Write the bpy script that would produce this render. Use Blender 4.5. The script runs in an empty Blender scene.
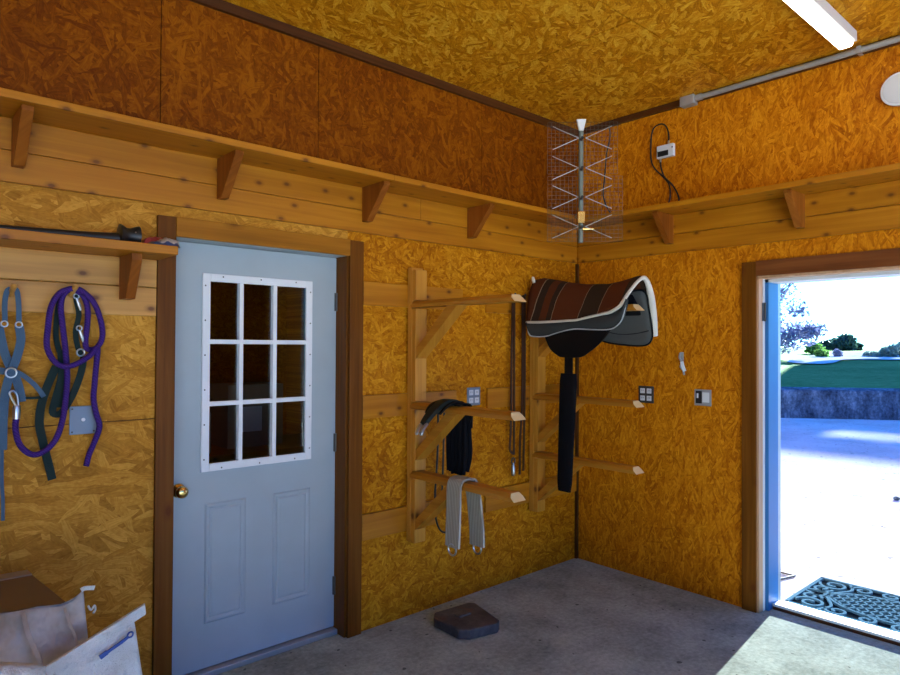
import bpy, bmesh, math, random
import numpy as np
from mathutils import Vector, Matrix, noise
random.seed(7); rng = np.random.default_rng(7)
SC = bpy.context.scene; COL = SC.collection
PI = math.pi

# ------------------------------------------------------------------ camera
cam = bpy.data.cameras.new('camera'); cam.sensor_width = 36.0; cam.lens = 656.88 / 900 * 36.0
cam.clip_start = 0.02; cam.clip_end = 1000
camo = bpy.data.objects.new('camera', cam); COL.objects.link(camo)
yaw, pitch, roll = 0.73285, 0.012127, 0.005396
fw = Vector((math.sin(yaw)*math.cos(pitch), math.cos(yaw)*math.cos(pitch), math.sin(pitch)))
rt = Vector((math.cos(yaw), -math.sin(yaw), 0)); up = rt.cross(fw)
R_ = rt*math.cos(roll) + up*math.sin(roll); U_ = -rt*math.sin(roll) + up*math.cos(roll)
camo.matrix_world = Matrix(((R_.x, U_.x, -fw.x, -4.033), (R_.y, U_.y, -fw.y, -3.0484), (R_.z, U_.z, -fw.z, 1.5918), (0, 0, 0, 1)))
SC.camera = camo

# ------------------------------------------------------------------ world, sun, exposure
SUN_EL = math.radians(16.0)
w = bpy.data.worlds.new('sky'); SC.world = w; w.use_nodes = True
nt = w.node_tree; nt.nodes.clear()
sky = nt.nodes.new('ShaderNodeTexSky'); sky.sky_type = 'NISHITA'; sky.sun_disc = False
sky.sun_elevation = math.radians(18); sky.sun_rotation = math.radians(82); sky.air_density = 1.0; sky.dust_density = 0.6; sky.ozone_density = 2.0
mul = nt.nodes.new('ShaderNodeMix'); mul.data_type = 'RGBA'; mul.blend_type = 'MULTIPLY'
mul.inputs[0].default_value = 1; mul.inputs[7].default_value = (0.14, 0.50, 1.25, 1)
bgn = nt.nodes.new('ShaderNodeBackground'); bgn.inputs[1].default_value = 0.58
wo = nt.nodes.new('ShaderNodeOutputWorld')
nt.links.new(sky.outputs[0], mul.inputs[6]); nt.links.new(mul.outputs[2], bgn.inputs[0]); nt.links.new(bgn.outputs[0], wo.inputs[0])

sl = bpy.data.lights.new('sun', 'SUN'); sl.energy = 61.0; sl.color = (0.86, 0.95, 1.0); sl.angle = math.radians(0.5)
so = bpy.data.objects.new('sun', sl); COL.objects.link(so); so.location = (30, 5, 20)
sd = Vector((-0.9912*math.cos(SUN_EL), -0.132*math.cos(SUN_EL), -math.sin(SUN_EL)))
so.rotation_euler = sd.to_track_quat('-Z', 'Y').to_euler()

def portal(name, loc, direction, sx, sy):
    l = bpy.data.lights.new(name, 'AREA'); l.shape = 'RECTANGLE'; l.size = sx; l.size_y = sy; l.cycles.is_portal = True
    o = bpy.data.objects.new(name, l); COL.objects.link(o); o.location = loc
    o.rotation_euler = Vector(direction).to_track_quat('-Z', 'Y').to_euler()
portal('daylight_side_door', (0.33, -1.83, 1.05), (-1, 0, 0), 0.95, 2.0)
portal('daylight_wide_door', (-3.9, -5.12, 1.42), (0, 1, 0), 6.0, 2.8)

SC.view_settings.view_transform = 'Standard'; SC.view_settings.look = 'None'
SC.view_settings.exposure = -0.16; SC.view_settings.gamma = 1.0; SC.view_settings.use_curve_mapping = False

# ------------------------------------------------------------------ mesh builder
class MB:
    def __init__(s): s.v = []; s.f = []; s.m = []
    def face(s, idx, mi=0): s.f.append(tuple(idx)); s.m.append(mi)
    def box(s, x0, x1, y0, y1, z0, z1, mi=0):
        b = len(s.v)
        s.v += [(x0,y0,z0),(x1,y0,z0),(x1,y1,z0),(x0,y1,z0),(x0,y0,z1),(x1,y0,z1),(x1,y1,z1),(x0,y1,z1)]
        for q in ((0,3,2,1),(4,5,6,7),(0,1,5,4),(1,2,6,5),(2,3,7,6),(3,0,4,7)): s.face([b+i for i in q], mi)
        return s
    def prism(s, poly, vec, origin=(0,0,0), ax=((1,0,0),(0,0,1)), mi=0):
        """polygon of (a,b) in the plane spanned by ax, extruded along vec"""
        a, b2 = Vector(ax[0]), Vector(ax[1]); o = Vector(origin); vec = Vector(vec); n = len(poly); b = len(s.v)
        for p in poly: s.v.append(tuple(o + a*p[0] + b2*p[1]))
        for p in poly: s.v.append(tuple(o + a*p[0] + b2*p[1] + vec))
        s.face(range(b+n-1, b-1, -1), mi); s.face(range(b+n, b+2*n), mi)
        for i in range(n): s.face((b+i, b+(i+1) % n, b+n+(i+1) % n, b+n+i), mi)
        return s
    def tube(s, pts, r, seg=8, mi=0, closed=False, cap=True):
        P = [Vector(p) for p in pts]; n = len(P); rr = r if hasattr(r, '__len__') else [r]*n
        b = len(s.v); nrm = None
        for i in range(n):
            if closed: t = P[(i+1) % n] - P[i-1]
            else: t = P[min(i+1, n-1)] - P[max(i-1, 0)]
            t.normalize()
            if nrm is None:
                nrm = t.orthogonal().normalized()
            else:
                nrm = (nrm - t*nrm.dot(t))
                nrm = nrm.normalized() if nrm.length > 1e-6 else t.orthogonal().normalized()
            bi = t.cross(nrm)
            for k in range(seg):
                a = 2*PI*k/seg
                s.v.append(tuple(P[i] + nrm*(math.cos(a)*rr[i]) + bi*(math.sin(a)*rr[i])))
        m = n if closed else n-1
        for i in range(m):
            j = (i+1) % n
            for k in range(seg):
                k2 = (k+1) % seg
                s.face((b+i*seg+k, b+i*seg+k2, b+j*seg+k2, b+j*seg+k), mi)
        if cap and not closed:
            s.face([b+k for k in range(seg-1, -1, -1)], mi); s.face([b+(n-1)*seg+k for k in range(seg)], mi)
        return s
    def ribbon(s, pts, wid, th, N=None, W=None, mi=0):
        """flat strap along pts; N = facing normal, or W = fixed width direction"""
        P = [Vector(p) for p in pts]; n = len(P); b = len(s.v)
        ww = wid if hasattr(wid, '__len__') else [wid]*n
        for i in range(n):
            t = (P[min(i+1, n-1)] - P[max(i-1, 0)]).normalized()
            if W is not None:
                wd = Vector(W); wd = (wd - t*wd.dot(t)).normalized(); nn = t.cross(wd)
            else:
                nn = Vector(N); nn = (nn - t*nn.dot(t)).normalized(); wd = t.cross(nn)
            for a, c in ((-.5, -.5), (.5, -.5), (.5, .5), (-.5, .5)): s.v.append(tuple(P[i] + wd*(a*ww[i]) + nn*(c*th)))
        for i in range(n-1):
            for k in range(4):
                k2 = (k+1) % 4; s.face((b+i*4+k, b+i*4+k2, b+(i+1)*4+k2, b+(i+1)*4+k), mi)
        s.face((b+3, b+2, b+1, b), mi); e = b+(n-1)*4; s.face((e, e+1, e+2, e+3), mi)
        return s
    def lathe(s, prof, origin, axis, seg=24, mi=0):
        """profile of (r, h) along axis"""
        ax = Vector(axis).normalized(); u = ax.orthogonal().normalized(); v2 = ax.cross(u); o = Vector(origin); b = len(s.v); n = len(prof)
        for r, h in prof:
            for k in range(seg):
                a = 2*PI*k/seg; s.v.append(tuple(o + ax*h + u*(r*math.cos(a)) + v2*(r*math.sin(a))))
        for i in range(n-1):
            for k in range(seg):
                k2 = (k+1) % seg; s.face((b+i*seg+k, b+i*seg+k2, b+(i+1)*seg+k2, b+(i+1)*seg+k), mi)
        s.face([b+k for k in range(seg-1, -1, -1)], mi); s.face([b+(n-1)*seg+k for k in range(seg)], mi)
        return s
    def grid(s, rows, mi=0, wrap=False):
        b = len(s.v); n = len(rows); m = len(rows[0])
        for r in rows: s.v += [tuple(p) for p in r]
        for i in range(n-1):
            for j in range(m if wrap else m-1):
                j2 = (j+1) % m; s.face((b+i*m+j, b+i*m+j2, b+(i+1)*m+j2, b+(i+1)*m+j), mi)
        return s
    def leaves(s, center, rad, n, size, shell=0.45, aspect=1.7):
        c = np.array(center); rad = np.array(rad)
        d = rng.normal(size=(n, 3)); d /= np.linalg.norm(d, axis=1)[:, None]
        p = c + d*rad*(shell + (1-shell)*rng.random((n, 1)))
        a = rng.normal(size=(n, 3)); a /= np.linalg.norm(a, axis=1)[:, None]
        q = np.cross(a, rng.normal(size=(n, 3))); q /= np.linalg.norm(q, axis=1)[:, None]
        z = size*(0.6 + 0.8*rng.random((n, 1)))
        A_, B_ = a*z*aspect*.5, q*z*.5; b = len(s.v)
        pts = np.stack([p-A_, p+B_, p+A_, p-B_], 1).reshape(-1, 3)
        s.v += [tuple(x) for x in pts]
        for i in range(n): s.face((b+4*i, b+4*i+1, b+4*i+2, b+4*i+3))
        return s
    def build(s, name, mat, parent=None, smooth=False, bevel=0, solid=0, subd=0, local=False, loc=None):
        me = bpy.data.meshes.new(name); me.from_pydata(s.v, [], s.f); me.update()
        for m_ in (mat if isinstance(mat, (list, tuple)) else [mat]): me.materials.append(m_)
        me.polygons.foreach_set('material_index', s.m)
        bm = bmesh.new(); bm.from_mesh(me); bmesh.ops.recalc_face_normals(bm, faces=bm.faces); bm.to_mesh(me); bm.free()
        if smooth:
            me.polygons.foreach_set('use_smooth', [True]*len(me.polygons))
            if smooth != 'all':
                me.set_sharp_from_angle(angle=math.radians(40))
        o = bpy.data.objects.new(name, me); COL.objects.link(o)
        if parent is not None:
            o.parent = parent
            if not local: o.matrix_parent_inverse = Matrix.Translation(parent['_w']).inverted() if '_w' in parent else Matrix.Identity(4)
        if solid:
            md = o.modifiers.new('thick', 'SOLIDIFY'); md.thickness = solid; md.offset = 0
        if bevel:
            md = o.modifiers.new('bevel', 'BEVEL'); md.width = bevel; md.segments = 2; md.limit_method = 'ANGLE'; md.angle_limit = math.radians(35)
        if subd:
            md = o.modifiers.new('sub', 'SUBSURF'); md.levels = subd; md.render_levels = subd
        return o

EMPTIES = []
def T(name, label, cat, loc, group=None, kind=None):
    o = bpy.data.objects.new(name, None); COL.objects.link(o); o.location = loc; o.empty_display_size = .05
    o['_w'] = list(loc); EMPTIES.append(o)
    return tag(o, label, cat, group, kind)
def tag(o, label=None, cat=None, group=None, kind=None):
    if label: o['label'] = label
    if cat: o['category'] = cat
    if group: o['group'] = group
    if kind: o['kind'] = kind
    return o
def struct(o, label=None, cat=None):
    o['kind'] = 'structure'
    if label: o['label'] = label; o['category'] = cat
    return o
def smoothp(pts, k=6, closed=False):
    P = [Vector(p) for p in pts]; out = []; n = len(P)
    for i in range(n if closed else n-1):
        g = (lambda j: P[j % n]) if closed else (lambda j: P[max(0, min(n-1, j))])
        p0, p1, p2, p3 = g(i-1), g(i), g(i+1), g(i+2)
        for j in range(k):
            t = j/k
            out.append(0.5*((2*p1) + (p2-p0)*t + (2*p0-5*p1+4*p2-p3)*t*t + (3*p1-p0-3*p2+p3)*t*t*t))
    if not closed: out.append(P[-1].copy())
    return out
def lin(tbl, x):
    xs = [a for a, _ in tbl]; ys = [b for _, b in tbl]; return float(np.interp(x, xs, ys))

# ------------------------------------------------------------------ materials
def srgb(r, g, b):
    f = lambda c: (c/255/12.92) if c/255 <= .04045 else ((c/255+.055)/1.055)**2.4
    return (f(r), f(g), f(b), 1)
class NT:
    def __init__(s, name):
        s.m = bpy.data.materials.new(name); s.m.use_nodes = True; s.t = s.m.node_tree; s.t.nodes.clear()
        s.out = s.n('ShaderNodeOutputMaterial'); s.b = s.n('ShaderNodeBsdfPrincipled'); s.l(s.b.outputs[0], s.out.inputs[0])
    def n(s, t, **k):
        o = s.t.nodes.new(t)
        for a, v in k.items(): setattr(o, a, v)
        return o
    def l(s, a, b): s.t.links.new(a, b)
    def val(s, x, inp):
        if isinstance(x, (int, float)): inp.default_value = x
        else: s.l(x, inp)
    def math(s, op, a, b=0.0, c=None, clamp=False):
        o = s.n('ShaderNodeMath', operation=op, use_clamp=clamp); s.val(a, o.inputs[0]); s.val(b, o.inputs[1])
        if c is not None: s.val(c, o.inputs[2])
        return o.outputs[0]
    def coords(s):
        tc = s.n('ShaderNodeTexCoord'); sp = s.n('ShaderNodeSeparateXYZ'); s.l(tc.outputs['Object'], sp.inputs[0]); return tc.outputs['Object'], sp.outputs
    def vec(s, a, b, c=0.0):
        o = s.n('ShaderNodeCombineXYZ')
        for i, x in enumerate((a, b, c)): s.val(x, o.inputs[i])
        return o.outputs[0]
    def mapping(s, v, rot=(0, 0, 0), scale=(1, 1, 1), loc=(0, 0, 0)):
        o = s.n('ShaderNodeMapping'); s.l(v, o.inputs[0]); o.inputs['Rotation'].default_value = rot; o.inputs['Scale'].default_value = scale; o.inputs['Location'].default_value = loc
        return o.outputs[0]
    def noise(s, v, scale, detail=3, rough=.55, dist=0):
        o = s.n('ShaderNodeTexNoise'); s.l(v, o.inputs['Vector']); o.inputs['Scale'].default_value = scale; o.inputs['Detail'].default_value = detail
        o.inputs['Roughness'].default_value = rough; o.inputs['Distortion'].default_value = dist
        return o.outputs['Fac']
    def ramp(s, f, stops, interp='LINEAR'):
        o = s.n('ShaderNodeValToRGB'); s.l(f, o.inputs[0]); cr = o.color_ramp; cr.interpolation = interp
        while len(cr.elements) < len(stops): cr.elements.new(.5)
        for e, (p, c) in zip(cr.elements, stops): e.position = p; e.color = c if len(c) == 4 else (*c, 1)
        return o.outputs[0]
    def mix(s, f, a, b, mode='MIX'):
        o = s.n('ShaderNodeMix', data_type='RGBA', blend_type=mode); s.val(f, o.inputs[0])
        for x, i in ((a, 6), (b, 7)):
            if isinstance(x, tuple): o.inputs[i].default_value = x
            else: s.l(x, o.inputs[i])
        return o.outputs[2]
    def bump(s, h, strength=.3, dist=.01):
        o = s.n('ShaderNodeBump'); o.inputs['Strength'].default_value = strength; o.inputs['Distance'].default_value = dist; s.l(h, o.inputs['Height']); s.l(o.outputs[0], s.b.inputs['Normal'])
    def diffuse(s, col):
        d = s.n('ShaderNodeBsdfDiffuse'); d.inputs['Roughness'].default_value = .6
        if isinstance(col, tuple): d.inputs['Color'].default_value = col
        else: s.l(col, d.inputs['Color'])
        nl = s.b.inputs['Normal'].links
        if nl: s.l(nl[0].from_socket, d.inputs['Normal'])
        s.l(d.outputs[0], s.out.inputs[0]); return s.m
    def fin(s, col=None, rough=.5, metal=0, spec=.5, **k):
        if col is not None:
            if isinstance(col, tuple): s.b.inputs['Base Color'].default_value = col
            else: s.l(col, s.b.inputs['Base Color'])
        if isinstance(rough, (int, float)): s.b.inputs['Roughness'].default_value = rough
        else: s.l(rough, s.b.inputs['Roughness'])
        s.b.inputs['Metallic'].default_value = metal; s.b.inputs['Specular IOR Level'].default_value = spec
        for a, v in k.items(): s.b.inputs[a.replace('_', ' ')].default_value = v
        return s.m

def osb(name, ax, dark, mid, light, fl=.11, fwid=.026, angs=(0, 24, -31, 58, -66, 88), rough=.55, spec=.1):
    n = NT(name); _, xyz = n.coords(); uv = n.vec(xyz[ax[0]], xyz[ax[1]])
    d = n.n('ShaderNodeTexNoise'); n.l(uv, d.inputs['Vector']); d.inputs['Scale'].default_value = 9; d.inputs['Detail'].default_value = 2
    dv = n.n('ShaderNodeVectorMath', operation='MULTIPLY_ADD'); n.l(d.outputs['Color'], dv.inputs[0]); dv.inputs[1].default_value = (.035, .035, 0); n.l(uv, dv.inputs[2]); uvd = dv.outputs[0]
    pr = None; sh = None; gr = None
    for k, a in enumerate(angs):
        rad = math.radians(a)
        m1 = n.mapping(uvd, rot=(0, 0, rad)); m2 = n.mapping(m1, scale=(1/fl, 1/fwid, 1), loc=(3.7*k, 9.1*k, 0))
        vo = n.n('ShaderNodeTexVoronoi', voronoi_dimensions='2D', feature='F1'); vo.inputs['Scale'].default_value = 1; n.l(m2, vo.inputs['Vector'])
        sp = n.n('ShaderNodeSeparateColor'); n.l(vo.outputs['Color'], sp.inputs[0])
        g = n.noise(n.mapping(m1, scale=(14, 170, 1)), 1, 2)
        p_, s_ = sp.outputs[0], n.math('MULTIPLY_ADD', vo.outputs['Distance'], -.16, sp.outputs[1])
        p_ = n.math('SUBTRACT', p_, .12*(k/len(angs)))
        if pr is None: pr, sh, gr = p_, s_, g
        else:
            f = n.math('GREATER_THAN', p_, pr)
            def mx(A, B):
                t = n.math('SUBTRACT', B, A); return n.math('MULTIPLY_ADD', t, f, A)
            sh, gr, pr = mx(sh, s_), mx(gr, g), n.math('MAXIMUM', p_, pr)
    big = n.noise(uv, 1.3, 2); fine = n.noise(uv, 60, 3)
    t = n.math('MULTIPLY_ADD', gr, .62, n.math('MULTIPLY', sh, .38))
    t = n.math('MULTIPLY_ADD', n.math('SUBTRACT', big, .5), .40, t); t = n.math('MULTIPLY_ADD', n.math('SUBTRACT', fine, .5), .45, t)
    t = n.math('ADD', t, .02)
    col = n.ramp(t, [(.20, dark), (.50, mid), (.80, light)])
    fleck = n.ramp(n.noise(n.mapping(uvd, scale=(26, 60, 1)), 1, 2), [(.70, (0, 0, 0)), (.76, (1, 1, 1))])
    col = n.mix(n.math('MULTIPLY', fleck, .6), col, (dark[0]*.45, dark[1]*.4, dark[2]*.4, 1))
    n.bump(t, .25, .004)
    return n.fin(col, rough, spec=spec)
OD, OM, OL = (.27, .075, .001, 1), (.46, .160, .003, 1), (.68, .30, .013, 1)
osb_A = osb('osb_back', (0, 2), OD, OM, OL, fl=.075, fwid=.017)
osb_Aup_dim = osb('osb_back_upper_dim', (2, 0), (.115, .023, .0004, 1), (.19, .047, .0006, 1), (.30, .090, .002, 1), fl=.09, fwid=.02)  # same board as below, dimmer light above the shelf painted into its colour
osb_Araw = osb('osb_back_pale', (0, 2), (.32, .125, .010, 1), (.50, .22, .022, 1), (.68, .345, .052, 1), fl=.13, fwid=.03, angs=(0, 14, -18, 35, -40, 70))
osb_B = osb('osb_right', (2, 1), (.30, .075, .001, 1), (.54, .168, .003, 1), (.75, .30, .010, 1), fl=.085, fwid=.014, angs=(0, 16, -19, 35, -42, 75))
osb_C = osb('osb_ceiling', (0, 1), (.36, .118, .002, 1), (.64, .258, .006, 1), (.84, .48, .038, 1), fl=.10, fwid=.024, angs=(-48, -20, -70, -35, 10, 60))

def pine(name, la, ax, c0, c1, c2, knot=True, rough=.45, kd=1.0, spec=.35):
    """la = length axis index, ax = (cross, cross2)"""
    n = NT(name); _, x = n.coords()
    cr = n.math('ADD', x[ax[0]], n.math('MULTIPLY', x[ax[1]], 1.0))
    v = n.vec(n.math('MULTIPLY', x[la], 1.0), cr, n.math('MULTIPLY', x[ax[1]], .5))
    g = n.noise(n.mapping(v, scale=(1.2, 34, 8)), 1, 4, .6, .6)
    g2 = n.noise(n.mapping(v, scale=(.7, 7, 3)), 1, 2)
    t = n.math('MULTIPLY_ADD', g2, .5, n.math('MULTIPLY', g, .55))
    col = n.ramp(t, [(.28, c0), (.52, c1), (.78, c2)])
    if knot:
        vo = n.n('ShaderNodeTexVoronoi', voronoi_dimensions='2D', feature='F1'); vo.inputs['Scale'].default_value = 1; vo.inputs['Randomness'].default_value = 1
        n.l(n.mapping(n.vec(x[la], cr), scale=(5.5*kd, 9*kd, 1)), vo.inputs['Vector'])
        spk = n.n('ShaderNodeSeparateColor'); n.l(vo.outputs['Color'], spk.inputs[0]); keep = n.math('GREATER_THAN', spk.outputs[0], .40)
        k = n.ramp(vo.outputs['Distance'], [(.045, (1, 1, 1)), (.095, (.4, .4, .4)), (.18, (0, 0, 0))])
        col = n.mix(n.math('MULTIPLY', n.math('MULTIPLY', k, .85), keep), col, (.11, .026, .004, 1))
    n.bump(g, .12, .003)
    return n.fin(col, rough, spec=spec)
P0, P1, P2 = (.29, .088, .0015, 1), (.42, .148, .003, 1), (.57, .235, .010, 1)
pine_x = pine('pine_boards_x', 0, (2, 1), P0, P1, P2)
pine_y = pine('pine_boards_y', 1, (2, 0), P0, P1, P2)
pine_z = pine('pine_stud', 2, (0, 1), (.38, .14, .010, 1), (.54, .23, .022, 1), (.68, .34, .05, 1), kd=.7)
pine_ry = pine('pine_rack_arm', 1, (0, 2), (.30, .105, .007, 1), (.46, .18, .014, 1), (.60, .27, .03, 1), kd=.6)
pine_pale = pine('pine_coat_rail', 0, (2, 1), (.42, .18, .035, 1), (.60, .29, .06, 1), (.74, .42, .11, 1), kd=.9)
endgrain = NT('end_grain'); endgrain = endgrain.fin((.72, .50, .24, 1), .7, spec=.2)
brk_z = pine('bracket_wood', 2, (0, 1), (.14, .035, .003, 1), (.24, .065, .006, 1), (.34, .11, .012, 1), knot=False, spec=.15)
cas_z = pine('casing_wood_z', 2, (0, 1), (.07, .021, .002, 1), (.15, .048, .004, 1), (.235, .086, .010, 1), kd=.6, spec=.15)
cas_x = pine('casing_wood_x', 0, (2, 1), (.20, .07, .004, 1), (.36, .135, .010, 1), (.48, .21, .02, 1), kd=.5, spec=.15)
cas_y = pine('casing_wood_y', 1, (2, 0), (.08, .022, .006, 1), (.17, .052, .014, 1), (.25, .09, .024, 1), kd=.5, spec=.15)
trim_dark = pine('dark_trim', 0, (1, 2), (.04, .012, .003, 1), (.075, .022, .004, 1), (.11, .036, .007, 1), knot=False)

def plain(name, col, rough=.5, metal=0, spec=.5, bump=0, bscale=80, var=0.0, **k):
    n = NT(name); v, _ = n.coords(); f = n.noise(v, bscale, 3)
    c = n.mix(n.math('MULTIPLY', f, var), col, (col[0]*.35, col[1]*.35, col[2]*.35, 1)) if var else col
    if bump: n.bump(f, bump, .004)
    return n.fin(c, rough, metal, spec, **k)
def concrete(name, a, b, c, sc=1.0):
    n = NT(name); v, _ = n.coords()
    t = n.math('MULTIPLY_ADD', n.noise(v, 2.2*sc, 6, .62), .6, n.math('MULTIPLY', n.noise(v, 38*sc, 4, .7), .4))
    col = n.ramp(t, [(.36, a), (.52, b), (.70, c)])
    sp = n.ramp(n.noise(v, 24*sc, 1, .4), [(.245, (1, 1, 1)), (.275, (0, 0, 0))])
    col = n.mix(n.math('MULTIPLY', sp, .75), col, (a[0]*.3, a[1]*.3, a[2]*.3, 1))
    n.bump(n.noise(v, 90*sc, 4, .7), .3, .004)
    return n.diffuse(col)
M = {}
M['concrete'] = concrete('concrete_floor', (.175, .20, .165, 1), (.32, .36, .30, 1), (.48, .53, .45, 1))
M['gravel'] = concrete('gravel_drive', (.46, .46, .45, 1), (.60, .60, .59, 1), (.70, .70, .69, 1), .6)
M['paleconcrete'] = concrete('pale_bounce_yard', (.70, .69, .66, 1), (.80, .79, .76, 1), (.86, .85, .83, 1), .6)  # unseen yard, made extra pale to bounce more sun indoors
M['paint'] = plain('door_paint', (.42, .49, .53, 1), .42, var=.25, bscale=5, spec=.4)
M['white'] = plain('white_plastic', (.80, .82, .85, 1), .4)
M['whitepaint'] = plain('white_jamb_paint', (.66, .68, .70, 1), .45, var=.15, bscale=12)
M['skyjamb'] = plain('jamb_sky_tint', (.015, .13, .33, 1), .45, var=.15, bscale=12)  # blue skylight painted into the colour of the white jamb
M['jambwood'] = pine('jamb_wood', 2, (0, 1), (.30, .15, .07, 1), (.50, .28, .15, 1), (.60, .38, .22, 1), knot=False)
M['steel'] = plain('bright_steel', (.50, .52, .55, 1), .32, 1); M['plate'] = plain('dull_steel_plate', (.20, .24, .31, 1), .5, .4)
M['galv'] = plain('galvanised_steel', (.46, .48, .48, 1), .45, .5, var=.3, bscale=30)
M['mast'] = plain('grey_green_metal', (.20, .24, .21, 1), .5, .3)
M['wire'] = plain('dull_wire', (.13, .125, .11, 1), .55, .6)
M['darksteel'] = plain('dark_metal', (.09, .085, .08, 1), .45, .7)
M['brass'] = plain('brass', (.78, .55, .20, 1), .22, 1)
M['black'] = plain('black_plastic', (.012, .012, .014, 1), .4)
M['blackleather'] = plain('black_leather', (.004, .004, .005, 1), .6, spec=.15, bump=.2, bscale=120)
M['blackfleece'] = plain('black_fleece', (.006, .006, .008, 1), .95, spec=.1, bump=.6, bscale=160)
M['brownleather'] = plain('brown_leather', (.05, .018, .010, 1), .4, bump=.2, bscale=90, var=.4)
M['felt'] = plain('grey_felt', (.095, .095, .09, 1), .95, spec=.1, bump=.4, bscale=200, var=.3)
M['bluefelt'] = plain('blue_grey_felt', (.045, .050, .050, 1), .9, spec=.1, bump=.3, bscale=160, var=.3)
M['fleece'] = plain('cream_fleece', (.72, .68, .60, 1), .95, spec=.1, bump=.8, bscale=130, var=.25)
M['piping'] = plain('grey_piping', (.40, .42, .44, 1), .7)
M['webblue'] = plain('blue_grey_webbing', (.075, .135, .215, 1), .8, spec=.2, bump=.5, bscale=260, var=.3)
M['webgreen'] = plain('dark_green_webbing', (.006, .022, .020, 1), .7, spec=.3, bump=.5, bscale=260, var=.3)
M['padgreen'] = plain('dark_padded_leather', (.010, .015, .012, 1), .6, spec=.25, bump=.2, bscale=60)
M['rubber'] = NT('black_rubber').diffuse((.010, .016, .020, 1)); M['rubbersheen'] = NT('rubber_sky_sheen').diffuse((.085, .17, .22, 1))  # raised mat pattern: sky reflection painted in as flat pale blue
M['cardboard'] = plain('cardboard', (.20, .14, .075, 1), .8, var=.25, bscale=8, spec=.2)
M['cardflap'] = plain('pale_cardboard', (.36, .29, .20, 1), .8, var=.3, bscale=8, spec=.2)
M['red'] = plain('red_film', (.38, .05, .06, 1), .35); M['bluefilm'] = plain('blue_film', (.05, .09, .22, 1), .35); M['clearfilm'] = plain('clear_film', (.55, .55, .56, 1), .25)
M['blockgrey'] = None
def block_mat():
    n = NT('worn_block'); v, _ = n.coords()
    t = n.noise(v, 9, 5, .65); col = n.ramp(t, [(.35, (.035, .035, .038, 1)), (.55, (.075, .072, .072, 1)), (.75, (.14, .13, .12, 1))])
    st = n.ramp(n.noise(v, 4.2, 2), [(.58, (0, 0, 0)), (.66, (1, 1, 1))]); col = n.mix(n.math('MULTIPLY', st, .6), col, (.16, .065, .03, 1))
    n.bump(n.noise(v, 70, 4), .4, .004); return n.fin(col, .7)
M['blockgrey'] = block_mat()
def rope_mat():
    n = NT('purple_rope'); v, x = n.coords()
    wv = n.n('ShaderNodeTexWave', wave_type='BANDS', bands_direction='DIAGONAL'); n.l(v, wv.inputs['Vector']); wv.inputs['Scale'].default_value = 55; wv.inputs['Distortion'].default_value = 3
    col = n.mix(wv.outputs['Fac'], (.032, .010, .12, 1), (.060, .016, .20, 1)); n.bump(wv.outputs['Fac'], .35, .003)
    return n.fin(col, .75, spec=.25)
M['rope'] = rope_mat()
def girth_mat():
    n = NT('grey_cord_girth'); v, x = n.coords()
    st = n.math('SINE', n.math('MULTIPLY', n.math('ADD', x[1], n.math('MULTIPLY', x[0], .0)), 520.0)); st = n.math('MULTIPLY_ADD', st, .5, .5)
    col = n.mix(n.math('MULTIPLY', st, .75), (.52, .46, .36, 1), (.16, .145, .12, 1)); n.bump(st, .5, .004)
    return n.fin(col, .9, spec=.15)
M['girth'] = girth_mat()
def sack_mat():
    n = NT('woven_sack'); v, x = n.coords()
    t = n.noise(v, 6, 4); col = n.ramp(t, [(.3, (.55, .54, .52, 1)), (.6, (.72, .72, .71, 1)), (.8, (.78, .78, .78, 1))])
    n.bump(n.math('MULTIPLY_ADD', n.noise(v, 10, 3), 1.0, n.math('MULTIPLY', n.noise(v, 240, 1), .1)), .9, .05)
    return n.fin(col, .45, spec=.4)
M['sack'] = sack_mat()
def sack2_mat():
    n = NT('dusty_paper_sack'); v, x = n.coords()
    t = n.noise(v, 4, 4); col = n.ramp(t, [(.35, (.40, .31, .22, 1)), (.52, (.58, .54, .50, 1)), (.7, (.66, .65, .66, 1))])
    n.bump(n.noise(v, 9, 3), .9, .05); return n.fin(col, .6, spec=.3)
M['sack2'] = sack2_mat()
def stripes_mat():
    n = NT('striped_blanket'); v, x = n.coords()
    a = n.math('ADD', n.math('MULTIPLY', x[1], -1.0), n.math('MULTIPLY', n.noise(v, 8, 2), .02))
    B, K, L = (.095, .026, .008, 1), (.034, .020, .011, 1), (.26, .19, .12, 1)
    st = [(0, K), (.08, B), (.175, L), (.180, K), (.24, B), (.30, K), (.34, L), (.345, B), (.46, B), (.555, L), (.561, K), (.66, K), (.70, L), (.706, B), (.80, B), (.85, K)]
    col = n.ramp(a, st, 'CONSTANT'); n.bump(n.noise(v, 200, 2), .4, .003)
    return n.fin(col, .9, spec=.15)
M['stripes'] = stripes_mat()
def leafmat(name, c0, c1, tr=.35):
    n = NT(name); v, x = n.coords(); t = n.noise(v, 2.5, 3)
    col = n.ramp(t, [(.35, c0), (.65, c1)]); n.fin(col, .55, spec=.3)
    td = n.n('ShaderNodeBsdfTranslucent'); n.l(col, td.inputs[0]); mx = n.n('ShaderNodeMixShader'); mx.inputs[0].default_value = tr
    n.l(n.b.outputs[0], mx.inputs[1]); n.l(td.outputs[0], mx.inputs[2]); n.l(mx.outputs[0], n.out.inputs[0]); return n.m
M['leafplum'] = leafmat('plum_leaves', (.10, .12, .22, 1), (.17, .20, .32, 1), .3)
M['leafgreen'] = leafmat('green_leaves', (.06, .16, .03, 1), (.14, .30, .06, 1))
M['leafdark'] = leafmat('dark_leaves', (.03, .07, .05, 1), (.06, .12, .09, 1), .25)
M['leafteal'] = leafmat('silver_leaves', (.16, .25, .20, 1), (.28, .38, .32, 1))
M['bark'] = plain('bark', (.14, .11, .09, 1), .85, bump=.5, bscale=20, var=.4)
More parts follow.
